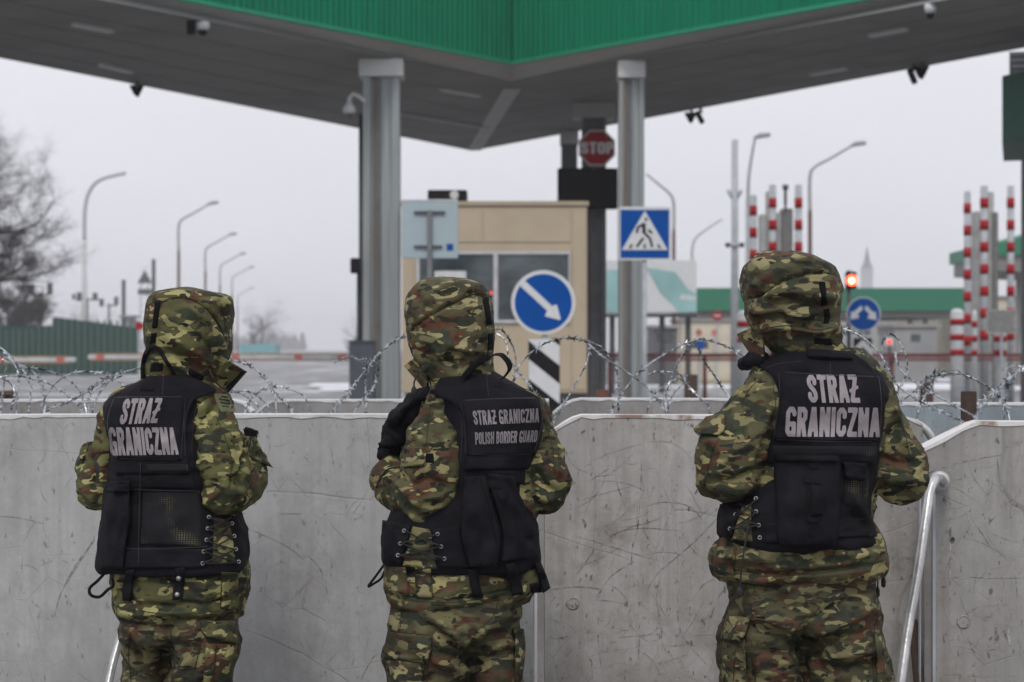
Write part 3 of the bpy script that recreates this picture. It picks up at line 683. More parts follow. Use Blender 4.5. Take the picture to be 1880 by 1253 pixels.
striped(1855.5, 342, 12.5, 22, 'rightmost red and white post at the picture edge')
def tower(rects, lab, Yv, m=M['building'], nm='scanner_tower', cat='tower'):
    q = P((rects[0][0] + rects[0][2]) / 2, 0, Yv); t = thing(nm, lab, cat, (q.x, Yv, 0))
    for i, (a, top, c, dep, mm) in enumerate(rects):
        b = MB(); x0 = P(a, 0, Yv).x; x1 = P(c, 0, Yv).x; b.box(x0, x1, Yv + i * .05, Yv + i * .05 + dep, 0, P(0, top, Yv).z); b.build('housing' if i == 0 else 'column_box', mm, t, bevel=.02)
    return t
tg = simple('tower_grey', (.16, .16, .155), .6); tl = simple('tower_pale', (.38, .385, .38), .6)
tower([(1436, 383, 1456, .5, tg), (1428, 390, 1435, .4, tl), (1397, 393, 1408, .5, tl), (1409, 350, 1414, .3, tl)], 'grey box tower standing between the striped posts above the right guard', 50.6)
tower([(1823, 390, 1833, .5, tg), (1790, 388, 1805, .4, tl), (1816, 352, 1827, .4, tl)], 'grey box tower standing inside the far right cluster of striped posts', 50.6)
b = MB(); X = P(1442, 0, 50.4).x; b.tube([P(1442, 376, 50.4), P(1442, 345, 50.4)], .04, 8); b.tube([P(1437, 344, 50.4), P(1447, 344, 50.4)], .07, 8); b.tube([P(1442, 376, 50.4), P(1442, 384, 50.7)], .03, 6)
o = b.build('antenna', M['dark_metal']); setp(o, 'short T-shaped antenna standing on the grey box tower', 'antenna')
# striped bollards
def bollard(px, top, wd, Yv, bands, lab):
    X = P(px, 0, Yv).x; r = wd / 2 * Yv / F; zt = P(0, top, Yv).z
    t = thing('striped_bollard', lab, 'bollard', (X, Yv, 0), 'thick red and white bollards')
    b = MB(); b.tube([(X, Yv, 0), (X, Yv, zt - .1), (X, Yv, zt - .03), (X, Yv, zt)], [r, r, r * .8, r * .3], 18); b.build('post', M['white'], t, True)
    for y in bands:
        b = MB(); b.tube([(X, Yv, P(0, y + 11, Yv).z), (X, Yv, P(0, y, Yv).z)], r + .012, 18); b.build('red_band', M['red'], t, True)
bollard(1757, 567, 24, 46, (586, 614, 642), 'thick white bollard with red bands left of the far right cluster')
bollard(1836, 575, 22, 46, (617, 643), 'thick bollard with red bands under the grey notice plate')
bollard(1365, 570, 22, 46, (590, 618), 'thick bollard with red bands half hidden by the right guard\'s hood')
bollard(1789, 570, 9, 47, (590, 617, 643), 'slim bollard with red bands between the far right posts')
# grey text plate
Y = 45.2
t = thing('notice_plate', 'grey notice plate mounted in the far right post cluster', 'sign', (P(1839, 0, Y).x, Y, P(0, 590, Y).z))
b = MB(); b.pbox(1811, 569, 1868, 613, Y, .04); b.build('plate', simple('plate_grey', (.27, .27, .265), .6), t, bevel=.01)
b = MB()
for i in range(6):
    x = 1815
    while x < 1862:
        l_ = random.uniform(3, 9); b.pbox(x, 573.5 + i * 6.3, min(x + l_, 1864), 575.8 + i * 6.3, Y - .006, .005); x += l_ + 1.6
setp(b.build('text_line', M['dark_metal'], t), kind='stuff')
b = MB(); b.box(P(1838, 0, Y).x, P(1842, 0, Y).x, Y + .05, Y + .1, 0, P(0, 570, Y).z); b.build('post', M['steel_dull'], t)
# long red rail
Y = 47.5
t = thing('red_barrier', 'long dark red rail crossing the lanes behind the right guard', 'barrier', (P(1500, 0, Y).x, Y, 0))
b = MB(); b.box(P(1112, 0, Y).x, P(2100, 0, Y).x, Y, Y + .1, P(0, 656.5, Y).z, P(0, 649, Y).z); b.build('rail', M['rail_red'], t, bevel=.01)
b = MB(); b.box(P(1112, 0, Y).x, P(2100, 0, Y).x, Y + .01, Y + .09, P(0, 663, Y).z, P(0, 658.5, Y).z); b.build('rail', M['rail_red'], t, bevel=.01)
for px in (1120, 1295, 1640, 1880, 2090):
    b = MB(); b.tube([(P(px, 0, Y).x, Y + .15, 0), (P(px, 0, Y).x, Y + .15, P(0, 650, Y).z)], .05, 8); b.build('post', M['rail_red'], t, True)
# left white boom barriers
Y = 46.0
def boom(px0, px1, y0, lab, reds, posts):
    t = thing('boom_barrier', lab, 'barrier', (P((px0 + px1) / 2, 0, Y).x, Y, 0), 'white boom barriers across the left lanes')
    b = MB(); b.box(P(px0, 0, Y).x, P(px1, 0, Y).x, Y, Y + .1, P(0, y0 + 12, Y).z, P(0, y0 + 2.4, Y).z); b.build('boom', M['white'], t, bevel=.02)
    b = MB(); b.box(P(px0 + 5, 0, Y).x, P(px1 - 12, 0, Y).x, Y, Y + .1, P(0, y0 + 2, Y).z, P(0, y0, Y).z); b.box(P(px0 + 5, 0, Y).x, P(px1 - 12, 0, Y).x, Y, Y + .1, P(0, y0 + 14.5, Y).z, P(0, y0 + 12.4, Y).z); b.build('edge_rail', M['orange'], t)
    for r in reds:
        b = MB(); b.box(P(r, 0, Y).x, P(r + 15, 0, Y).x, Y - .008, Y + .108, P(0, y0 + 12.1, Y).z, P(0, y0 + 2.6, Y).z); b.build('red_band', M['boom_red'], t)
    for px in posts:
        b = MB(); b.tube([(P(px, 0, Y).x, Y + .2, 0), (P(px, 0, Y).x, Y + .2, P(0, y0 + 8, Y).z)], .08, 10); b.build('post', M['white'], t, True)
boom(-160, 139, 653.5, 'white boom barrier with orange edge at the far left', (-110, -10, 103), (-150,))
boom(161, 655, 648.5, 'white boom barrier behind the left guard reaching the broad column', (176, 260, 338, 425, 540, 620), (650,))
# ------------------------------------------------------------------ green noise fence on the left
Y = 125.0
t = thing('green_fence', 'dark green panel fence stepping down behind the boom barrier', 'fence', (P(60, 0, Y).x, Y, 0))
xs = [-400] + list(range(-60, 264, 12))
for i in range(len(xs) - 1):
    a, c = xs[i], xs[i + 1]
    top = lambda x: 598 if x < 104 else 583 + (x - 105) * .13
    if a < 0: tp, tq = 598, 598
    elif a < 100: tp, tq = 598, 598
    else: tp, tq = top(a), top(c)
    if a < 104 < c: tp = tq = 583
    x0 = P(a, 0, Y).x; x1 = P(c, 0, Y).x
    b = MB(); b.prism([(x0 + .015, Y, 0), (x1 - .015, Y, 0), (x1 - .015, Y, P(0, tq, Y).z), (x0 + .015, Y, P(0, tp, Y).z)], (0, .08, 0)); b.build('panel', M['green_dark'], t)
b = MB()
for x in xs[1:]: b.box(P(x, 0, Y).x - .06, P(x, 0, Y).x + .06, Y - .08, Y - .002, 0, P(0, 584 if x > 104 else 600, Y).z - .15)
b.build('post', M['green_old'], t)
# ------------------------------------------------------------------ signal masts behind the fence
def mast(px, top, Yv, lab, heads=(), bar=None, wd=.12, m=None):
    X = P(px, 0, Yv).x; m = m or M['dark_metal']; s_ = Yv / F
    t = thing('signal_mast', lab, 'mast', (X, Yv, 0), 'distant masts behind the green fence')
    b = MB(); b.tube([(X, Yv, 0), (X, Yv, P(0, top, Yv).z)], wd, 8); b.build('pole', m, t)
    for (hx, hy, w_, h_) in heads:
        b = MB(); b.pbox(hx - w_ / 2, hy - h_ / 2, hx + w_ / 2, hy + h_ / 2, Yv - .3, .3); b.build('lamp_box', m, t)
    if bar:
        b = MB(); b.pbox(bar[0], bar[1], bar[2], bar[1] + 2.5, Yv - .15, .15); b.build('crossarm', m, t)
mast(75, 538, 170, 'mast with two lamp boxes above the fence at the far left', ((57, 532, 10, 20), (91, 530, 9, 22)), (57, 541, 91))
mast(160, 548, 190, 'mast with four small lamp boxes behind the pale lamp mast', ((145, 545, 8, 16), (174, 545, 8, 14), (186, 556, 7, 14), (135, 545, 5, 10)), (138, 549, 186))
mast(200, 558, 220, 'short mast with one lamp box left of the stout pole', ((213, 553, 7, 16),), (196, 560, 214))
mast(227, 514, 200, 'stout dark pole above the grey cabin roof', (), None, .2)
mast(282, 476, 200, 'stout pole just left of the left guard\'s hood', (), None, .2)
t = thing('lattice_tower', 'slim lattice tower with pointed top beside the left guard\'s hood', 'tower', (P(265, 0, 230).x, 230, 0))
b = MB()
for dx in (-.45, .45): b.tube([(P(265, 0, 230).x + dx, 230, 0), (P(265, 0, 230).x + dx, 230, P(0, 512, 230).z)], .07, 6)
for i in range(14): z = i * .8; b.tube([(P(265, 0, 230).x - .45, 230, z), (P(265, 0, 230).x + .45, 230, z + .8)], .04, 5)
b.build('frame', M['steel_dull'], t)
b = MB(); b.prism([P(252, 520, 229.8), P(278, 520, 229.8), P(265, 497, 229.8)], (0, .6, 0)); b.pbox(253, 531, 277, 541, 229.8, .6); b.build('platform', M['dark_metal'], t)
b = MB(); b.pbox(222, 583, 240, 604, 200, 3); b.pbox(217, 579, 245, 583, 199.6, 3.8); o = b.build('guard_cabin', M['building']); setp(o, 'small grey cabin with flat roof behind the green fence', 'cabin')
b = MB(); b.tube([P(256, 599, 79), P(256, 599, 79.03)], .17, 16); o = b.build('round_red_sign', M['red']); setp(o, 'small red round sign beside the left guard\'s hood', 'road sign')
b = MB(); b.tube([P(256, 607, 79.1), (P(256, 0, 79.1).x, 79.1, 0)], .03, 6); b.build('post', M['steel_dull'], o)
# ------------------------------------------------------------------ far buildings on the right
Y = 110.0
t = thing('far_canopy', 'long low canopy with faded green fascia behind the right guard', 'canopy', (P(1510, 0, Y).x, Y, 0))
b = MB(); b.box(P(1279, 0, Y).x, P(1772, 0, Y).x, Y, Y + 14, P(0, 571, Y).z, P(0, 529, Y).z); b.build('fascia', simple('far_green', (.004, .14, .075), .5, var=.05), t)
b = MB(); b.box(P(1281, 0, Y).x, P(1770, 0, Y).x, Y + .3, Y + 13, P(0, 583, Y).z, P(0, 571.3, Y).z); b.build('soffit', M['soffit'], t)
for px in (1310, 1436, 1545, 1705, 1735):
    b = MB(); b.box(P(px - 3, 0, Y).x, P(px + 3, 0, Y).x, Y + 5, Y + 5.4, 0, P(0, 583.3, Y).z); b.build('column', M['building'], t)
def bld(nm, rects, lab, cat, Yv, m, wins=()):
    q = P(rects[0][0], 0, Yv); t = thing(nm, lab, cat, (q.x, Yv, 0))
    for i, (a, top, c, dep) in enumerate(rects):
        b = MB(); b.box(P(a, 0, Yv).x, P(c, 0, Yv).x, Yv + i * .3, Yv + i * .3 + dep, 0, P(0, top, Yv).z); b.build('wall', m, t)
        b = MB(); b.box(P(a, 0, Yv).x - .15, P(c, 0, Yv).x + .15, Yv + i * .3 - .15, Yv + i * .3 + dep + .15, P(0, top, Yv).z + .003, P(0, top, Yv).z + .14); b.build('roof', M['building'], t)
    for (a, b0, c, d_) in wins:
        b = MB(); b.pbox(a, b0, c, d_, Yv - .02, .018); b.build('window', M['glass'], t)
    return t
bld('checkpoint_booth', [(1643, 601, 1720, 4)], 'grey booth under the far green canopy', 'booth', 92, M['building'], ((1672, 614, 1690, 628),))
bld('checkpoint_booth', [(1200, 603, 1243, 4)], 'dark grey booth right of the crossing sign column', 'booth', 84, simple('dark_booth', (.09, .09, .095), .6), ((1206, 612, 1236, 628),))
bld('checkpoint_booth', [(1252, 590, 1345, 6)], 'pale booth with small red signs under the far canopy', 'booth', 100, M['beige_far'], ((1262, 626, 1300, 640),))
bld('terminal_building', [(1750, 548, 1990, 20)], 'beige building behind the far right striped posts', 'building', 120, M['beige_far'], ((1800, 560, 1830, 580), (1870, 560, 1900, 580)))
bld('terminal_building', [(1350, 586, 1642, 10), (1722, 592, 1752, 8)], 'long pale building under the far green canopy', 'building', 130, M['stone_far'], tuple((x, 600, x + 22, 615) for x in range(1360, 1640, 36)))
Y = 60.0
t = thing('right_canopy', 'green canopy end rising at the right picture edge', 'canopy', (P(1900, 0, 90).x, 90, 0))
b = MB(); b.prism([P(1832, 446, 90), P(2000, 402, 90), P(2000, 462, 90), P(1832, 470, 90)], (0, 10, 0)); b.build('fascia', simple('right_green', (.004, .15, .08), .5), t)
b = MB(); b.prism([P(1832, 470.5, 90.2), P(2000, 462.5, 90.2), P(2000, 505, 90.2), P(1832, 497, 90.2)], (0, 9, 0)); b.build('soffit', M['soffit'], t)
b = MB(); b.box(P(1900, 0, 90).x, P(1912, 0, 90).x, 93, 93.5, 0, P(0, 490, 93).z); b.build('column', M['building'], t)
Y = 30.0
t = thing('roof_unit', 'dark green boxed roof edge hanging in the upper right corner', 'roof', (P(1890, 0, Y).x, Y, P(0, 262, Y).z))
b = MB(); b.prism([P(1840, 140, Y), P(1960, 112, Y), P(1960, 258, Y), P(1840, 262, Y)], (P(1840, 0, 3).x + .02, 3, 0)); b.build('side_panel', M['green_old'], t)
b = MB(); 
for i in range(4): b.prism([P(1853 + i * 2, 96 + i * 11, Y + .1), P(1960, 92 + i * 11, Y + .1), P(1960, 100 + i * 11, Y + .1), P(1853 + i * 2, 104 + i * 11, Y + .1)], (P(1853, 0, 2.5).x, 2.5, 0))
b.build('louvre', M['steel_dull'], t)
b = MB(); b.box(P(1930, 0, Y).x, P(1945, 0, Y).x, Y + 1, Y + 1.3, 0, P(0, 255, Y).z); b.build('column', M['column_dark'], t)
b = MB(); b.box(P(1877.5, 0, 34).x, P(1884, 0, 34).x, 34, 34.1, 0, 5.9); o = b.build('boundary_pole', M['column_dark']); setp(o, 'thin dark pole cut by the right picture edge', 'pole')
# billboard
Y = 72.0
t = thing('billboard', 'wide pale billboard with a teal sweeping print behind the crossing sign column', 'billboard', (P(1195, 0, Y).x, Y, 0))
b = MB(); b.pbox(1113, 478, 1279, 575, Y, .3); b.build('panel', M['sign_white'], t, bevel=.03)
flat_poly('teal_print', [(1186, 492), (1206, 494), (1240, 500), (1262, 530), (1279, 540), (1279, 572), (1245, 574), (1236, 560), (1214, 540), (1200, 515)], Y - .02, M['teal'], t)
flat_poly('teal_print', [(1114, 495), (1135, 496), (1135, 574), (1114, 572)], Y - .02, M['teal'], t)
flat_poly('pale_print', [(1250, 540), (1279, 545), (1279, 552), (1248, 550)], Y - .028, M['white'], t)
b = MB(); b.pbox(1113, 576, 1279, 583, Y, .3); b.build('frame', M['dark_metal'], t)
for px in (1125, 1165, 1217, 1265):
    b = MB(); b.box(P(px, 0, Y).x - .1, P(px, 0, Y).x + .1, Y + .35, Y + .55, 0, P(0, 576, Y).z); b.build('leg', M['dark_metal'], t)
for (px, py, Yv, r, lab, m) in ((1317, 580, 70, 9, 'small round red sign with white bar under the far canopy edge', 'red'), (1283, 611, 74, 6, 'left of two tiny red signs on the pale booth', 'boom_red'),
                             (1312, 611, 74, 6, 'right of two tiny red signs on the pale booth', 'boom_red'), (1285, 634, 68, 9, 'small round blue sign behind the razor wire', 'sign_blue')):
    t = thing('round_road_sign', lab, 'road sign', (P(px, 0, Yv).x, Yv, 0)); flat_poly('plate', ngon(px, py, r, 20), Yv, M[m], t, .03)
    b = MB(); b.tube([P(px, py + r, Yv + .05), (P(px, 0, Yv + .05).x, Yv + .05, 0)], .03, 6); b.build('post', M['steel_dull'], t)
    if r == 9 and m == 'red': flat_poly('bar', [(1311, 578.5), (1323, 578.5), (1323, 581.5), (1311, 581.5)], Yv - .006, M['white'], t)
for (px, py, lab) in ((1633, 628, 'small glowing red light right of the chevron marker'),):
    t = thing('signal_light', lab, 'traffic light', (P(px, 0, 60).x, 60, 0))
    b = MB(); b.tube([P(px, py, 59.9), P(px, py, 59.94)], .065, 14); b.build('lens', M['red_dim'], t)
    b = MB(); b.pbox(px - 7, py - 8, px + 7, py + 8, 59.97, .15); b.build('housing', M['white'], t)
    b = MB(); b.tube([P(px, py + 8, 60.05), (P(px, 0, 60).x, 60.05, 0)], .04, 8); b.build('post', M['dark_metal'], t)
for (a, c, top, lab) in ((1258, 1281, 688, 'dark square post behind the razor wire in the centre right'), (1693, 1714, 702, 'dark square post behind the wire loops on the right')):
    b = MB(); b.box(P(a, 0, 20).x, P(c, 0, 20).x, 20, 20.13, 0, P(0, top, 20).z); o = b.build('steel_post', M['rust'], bevel=.005); setp(o, lab, 'post')
# church
Y = 1500.0
t = thing('church', 'faint church tower with pointed spire in the fog', 'church', (P(1593, 0, Y).x, Y, 0))
b = MB(); b.pbox(1583, 492, 1603, 640, Y, 6); b.build('tower', M['building'], t)
b = MB(); q = P(1593, 450, Y); z0 = P(0, 492, Y).z
b.add([(q.x - 4.1, Y, z0 + .1), (q.x + 4.1, Y, z0 + .1), (q.x + 4.1, Y + 6, z0 + .1), (q.x - 4.1, Y + 6, z0 + .1), (q.x - 2.0, Y + 2, z0 + 5), (q.x + 2.0, Y + 2, z0 + 5), (q.x + 2.0, Y + 4, z0 + 5), (q.x - 2.0, Y + 4, z0 + 5), (q.x, Y + 3, q.z)],
      [(0, 1, 5, 4), (1, 2, 6, 5), (2, 3, 7, 6), (3, 0, 4, 7), (4, 5, 8), (5, 6, 8), (6, 7, 8), (7, 4, 8)]); b.build('spire', M['dark_metal'], t)
b = MB(); b.pbox(1560, 535, 1583, 640, Y + 2, 8); b.build('nave', M['building'], t)
# teal strip building far left
b = MB(); b.pbox(440, 632, 506, 648, 300, 6); o = b.build('low_shed', simple('teal_shed', (.10, .30, .33), .6)); setp(o, 'low pale teal shed at the end of the left road', 'shed')
# ------------------------------------------------------------------ trees
def tree(name, lab, X, Y, h, seed, lev=4, lean=0., spread=.55, tw=1.0, rad=None, group=None, twn=3, mt='twig'):
    rng = random.Random(seed); br = MB(); tk = MB(); t = thing(name, lab, 'tree', (X, Y, 0), group)
    rad = rad or h * .02
    def go(p, d, L, r, lv):
        n = 4; pts = [p.copy()]; rr = [r]
        for i in range(n):
            d = (d + Vector((rng.gauss(0, .12), rng.gauss(0, .12), rng.gauss(0.02, .08)))).normalized()
            p = p + d * (L / n); pts.append(p.copy()); rr.append(r * (1 - .45 * (i + 1) / n))
        (tk if lv == lev else br).tube(pts, rr, 6 if lv >= lev - 1 else 3, False)
        if lv == 0:
            for _ in range(int(twn)):
                q = pts[rng.randint(1, n)]; dd = Vector((rng.gauss(0, 1), rng.gauss(0, 1), rng.gauss(.2, .7))).normalized() * L * rng.uniform(.3, .8) * tw
                s1 = dd.cross(Vector((rng.random(), rng.random(), rng.random()))).normalized() * r * 1.1
                br.add([q - s1, q + s1, q + dd], [(0, 1, 2)])
            return
        k = rng.randint(3, 4) if lv > 1 else rng.randint(3, 5)
        for j in range(k):
            i = rng.randint(1, n) if j else n
            ax = Vector((rng.gauss(0, 1), rng.gauss(0, 1), rng.gauss(0.1, .5))).normalized()
            nd = (d * (1 - spread) + ax * spread + Vector((lean, 0, .12))).normalized()
            go(pts[i], nd, L * rng.uniform(.58, .82), rr[i] * .62, lv - 1)
    go(Vector((X, Y, 0)), Vector((lean * .3, 0, 1)), h * .34, rad, lev)
    tk.build('trunk', M['bark'], t, True); br.build('crown', M[mt], t); return t
tree('bare_tree', 'large bare tree reaching into the frame from the left', P(-150, 0, 62).x, 62, 12.6, 14, 6, .06, .62, 1.5, .62, None, 22)
tree('bare_tree', 'brownish bare tree low behind the fence at the left edge', P(-5, 0, 150).x, 150, 11.5, 5, 5, 0, .6, 1.5, 1.0, None, 40)
tree('bare_tree', 'second brownish bare tree behind the fence beside the left edge', P(34, 0, 160).x, 160, 8.5, 6, 5, 0, .6, 1.5, .9, None, 34)
tp = tree('misty_tree', 'dense misty tree right of the left guard\'s hood', P(462, 0, 420).x, 420, 13.5, 21, 5, 0, .62, 1.3, .3, 'trees fading into the fog', 9)
labs = ['misty tree second from the left guard\'s hood', 'lower misty tree third from the left guard\'s hood', 'faint tree fourth from the left guard\'s hood', 'very faint tree farthest along the left verge',
        'faint tree just left of the broad grey column', 'misty tree above the fence between the masts', 'misty tree above the fence left of the stout pole', 'faint tree on the skyline above the far canopy, left of the church',
        'faint tree on the skyline close left of the right guard\'s hood', 'faint tree on the skyline right of the church', 'faint tree on the skyline above the beige building', 'faint misty tree at the left behind the lamp masts']
for (px, Yv, sc_), lb in zip(((476, 470, 1), (490, 640, .8), (506, 800, .9), (528, 1000, .9), (646, 300, .55), (112, 330, .7), (190, 420, .8), (1300, 500, .95), (1352, 520, .9), (1690, 560, 1.), (1740, 540, 1.1), (60, 360, .9)), labs):
    d_ = dup(tp, (P(px, 0, Yv).x, Yv, 0), lb); sc_ *= 1.25; d_.scale = (sc_, sc_, sc_); d_.rotation_euler.z = px
# far forest mass
b = MB(); rng = random.Random(4)
for i in range(2600):
    Yv = rng.uniform(1100, 1500); px = rng.choice((rng.uniform(-50, 560), rng.uniform(1150, 1930))); hh = rng.uniform(4, 12) ; q = P(px, 0, Yv); wd = rng.uniform(.6, 1.8)
    z0 = hh * rng.uniform(.0, .5)
    b.add([(q.x - wd, Yv, z0), (q.x + wd, Yv, z0), (q.x + rng.uniform(-.5, .5) * wd, Yv + rng.uniform(-1, 1), hh), (q.x, Yv + wd, z0)], [(0, 1, 2), (1, 3, 2), (3, 0, 2)])
setp(b.build('far_forest', M['twig']), 'far dark woodland fading into fog', kind='stuff')
# ------------------------------------------------------------------ movable wall panels
def wall_panel(lab, outline, Y, dep, m, rimm, scr=(), holes=(), name='barrier_panel', rimw=.011, group=None):
    """outline: px polygon from bottom-left, up, along the top, down to bottom-right (bottom at ground)."""
    pts = [P(x, y, Y) for x, y in outline]
    pts = [Vector((p.x, Y, 0.0)) if outline[i][1] > 1700 else p for i, p in enumerate(pts)]
    c = sum((p.x for p in pts)) / len(pts)
    t = thing(name, lab, 'wall panel', (c, Y, 0), group)
    b = MB(); b.prism(pts, (0, dep, 0)); b.build('slab', m, t)
    # worn rim along the top edge
    top = pts[1:-1]; b = MB()
    den = []
    for i in range(len(top) - 1):
        L = (top[i + 1] - top[i]).length; k = max(1, int(L / .035))
        den += [top[i].lerp(top[i + 1], j / k) for j in range(k)]
    den.append(top[-1]); vs = []; rg = random.Random(int(Y * 100) + int(c * 50))
    for p in den:
        h = rimw * rg.uniform(.25, 1.1)
        vs += [(p.x, p.y - .003, p.z - h), (p.x, p.y - .004, p.z + .003), (p.x, p.y + dep + .003, p.z + .003), (p.x, p.y + dep + .003, p.z - .01)]
    fs = []
    for i in range(len(den) - 1):
        for k in range(3): fs.append((4 * i + k, 4 * i + k + 1, 4 * i + 5 + k, 4 * i + 4 + k))
    b.add(vs, fs); b.build('rim', rimm, t)
    if scr:
        b = MB()
        for (line, wd) in scr:
            cp = catmull([(*q,) for q in line], 8); n = len(cp); v = []
            for i in range(n):
                d = cp[min(i + 1, n - 1)] - cp[max(i - 1, 0)]; L = math.hypot(*d) or 1; nx, ny = -d[1] / L, d[0] / L
                ww = wd * (.25 + .75 * math.sin(math.pi * min(1, max(0, (i + .5) / n)))) * rg.uniform(.5, 1.2)
                v += [P(cp[i][0] + nx * ww / 2, cp[i][1] + ny * ww / 2, Y - .0012), P(cp[i][0] - nx * ww / 2, cp[i][1] - ny * ww / 2, Y - .0012)]
            b.add(v, [(2 * i, 2 * i + 1, 2 * i + 3, 2 * i + 2) for i in range(n - 1)])
        setp(b.build('scratch_mark', M['scratch'], t), kind='stuff')
    for (hx, hy, r, bright) in holes:
        b = MB(); q = P(hx, hy, Y); s_ = r * Y / F
        ring = []
        for a in range(24):
            an = a / 24 * 2 * math.pi
            for rr, dy in ((1.0, -.001), (1.0, -.004), (.86, -.004), (.84, -.001)): ring.append((q.x + math.cos(an) * s_ * rr, Y + dy, q.z + math.sin(an) * s_ * rr))
        b.add(ring, [(4 * a + k, 4 * ((a + 1) % 24) + k, 4 * ((a + 1) % 24) + k + 1, 4 * a + k + 1) for a in range(24) for k in range(3)]); b.build('hole_rim', M['scratch'], t, True)
        b = MB(); b.prism([(q.x + math.cos(a / 24 * 2 * math.pi) * s_ * .85, Y - .002, q.z + math.sin(a / 24 * 2 * math.pi) * s_ * .85) for a in range(24)], (0, .0015, 0)); b.build('hole_plug', m if bright else M['dark_metal'], t)
    return t
rg = random.Random(3)
def rscr(n, x0, x1, y0, y1, l0=30, l1=160):
    out = []
    for _ in range(n):
        x, y = rg.uniform(x0, x1), rg.uniform(y0, y1); a = rg.choice((rg.uniform(-.5, .5), rg.uniform(1.1, 2.0), rg.uniform(0, 3.14))); L = rg.uniform(l0, l1); cv = rg.uniform(-.35, .35); ln = []
        for k in range(5): ln.append((x, y)); x += math.cos(a) * L / 4; y += math.sin(a) * L / 4; a += cv
        if all(x0 - 5 < p[0] < x1 + 5 and y0 < p[1] < 1300 for p in ln): out.append((ln, rg.uniform(.5, 1.1)))
    return out
A_SCR = [([(174, 990), (150, 1024), (130, 1055), (112, 1088)], 5), ([(112, 1088), (105, 1110), (98, 1140)], 2.5), ([(118, 1092), (124, 1100), (132, 1112)], 4), ([(0, 948), (40, 952), (80, 962)], 1.5), ([(565, 1020), (590, 1050), (605, 1110)], 2.5),
         ([(700, 1190), (680, 1215), (660, 1253)], 2), ([(430, 960), (520, 1000), (560, 1030)], 1)] + rscr(16, 5, 130, 800, 1240, 15, 60) + rscr(26, 500, 690, 800, 1240, 10, 60)
B_SCR = [([(1135, 830), (1131, 870), (1136, 900), (1150, 925), (1162, 942)], 1.8), ([(1178, 840), (1176, 900), (1172, 960), (1162, 1000), (1160, 1040), (1166, 1085)], 2.4), ([(1180, 930), (1220, 922), (1265, 930), (1298, 964)], 2),
         ([(1318, 950), (1280, 990), (1240, 1025), (1210, 1050), (1190, 1080), (1170, 1130)], 2.2), ([(1212, 1060), (1205, 1100), (1210, 1130), (1205, 1155), (1180, 1170)], 2), ([(1000, 1085), (1050, 1078), (1100, 1082), (1095, 1095)], 2),
         ([(1095, 1100), (1120, 1060), (1162, 1032)], 1.8), ([(1060, 985), (1120, 1003), (1175, 1020), (1220, 1032)], 1.6), ([(1275, 1098), (1290, 1075), (1310, 1063)], 2), ([(1335, 1075), (1315, 1105), (1300, 1155)], 1.6),
         ([(1250, 1060), (1244, 1120), (1250, 1160), (1270, 1190), (1300, 1222)], 1.8), ([(1175, 1130), (1173, 1180), (1172, 1253)], 3), ([(1100, 975), (1090, 1010), (1060, 1055)], 1.8), ([(1096, 1010), (1130, 980), (1180, 970), (1250, 975)], 1.6),
         ([(1047, 925), (1047, 955)], 5), ([(1010, 1170), (1038, 1172)], 4), ([(1040, 1158), (1040, 1175)], 4), ([(1100, 1120), (1098, 1170), (1104, 1230)], 3), ([(1080, 885), (1118, 860)], 1.8), ([(1060, 800), (1075, 790)], 6)] + \
        rscr(60, 1000, 1330, 800, 1250, 20, 130) + rscr(60, 1000, 1290, 1090, 1250, 8, 50) + rscr(14, 1640, 1685, 880, 1240, 10, 60)
C_SCR = [([(1745, 850), (1742, 880), (1750, 900)], 3), ([(1830, 840), (1836, 880), (1845, 925)], 2), ([(1700, 870), (1760, 850), (1840, 835)], 2), ([(1780, 945), (1800, 975), (1825, 1015)], 1.6), ([(1735, 1060), (1880, 1062)], 1.6), ([(1745, 900), (1745, 985), (1744, 1130)], 3),
         ([(1828, 1150), (1832, 1190)], 8), ([(1850, 1150), (1854, 1185)], 7), ([(1728, 1078), (1738, 1078)], 5)] + rscr(70, 1725, 1879, 850, 1250, 15, 110)
wall_panel('long smooth pale grey wall panel behind the left and middle guards', [(-330, 1760), (-330, 764), (0, 764), (300, 763), (700, 763), (979, 764), (979, 1760)], 6.2, .11, M['wall1'], M['rim_clean'], A_SCR)
wall_panel('scratched grey wall panel with chamfered corner between the middle and right guards', [(1000, 1760), (1000, 806), (1012, 794), (1036, 778), (1052, 769), (1068, 764), (1662, 766), (1678, 771), (1694, 781), (1694, 1760)], 6.2, .11, M['wall2'], M['rim'], B_SCR, ((1052, 1108, 11, True),))
wall_panel('scratched grey wall panel with chamfered corner at the right edge', [(1697, 1760), (1697, 824), (1735, 805), (1768, 788), (1784, 780), (1800, 776), (2150, 778), (2150, 1760)], 5.85, .10, M['wall3'], M['rim'], C_SCR, ((1769, 1142, 12, True), (1748, 991, 5, False)))
b = MB(); b.box(P(981, 0, 6.25).x, P(986, 0, 6.25).x, 6.19, 6.24, 0, P(0, 790, 6.2).z); o = b.build('edge_strip', M['rim_clean']); setp(o, 'thin pale metal strip in the gap right of the middle guard', 'strip')
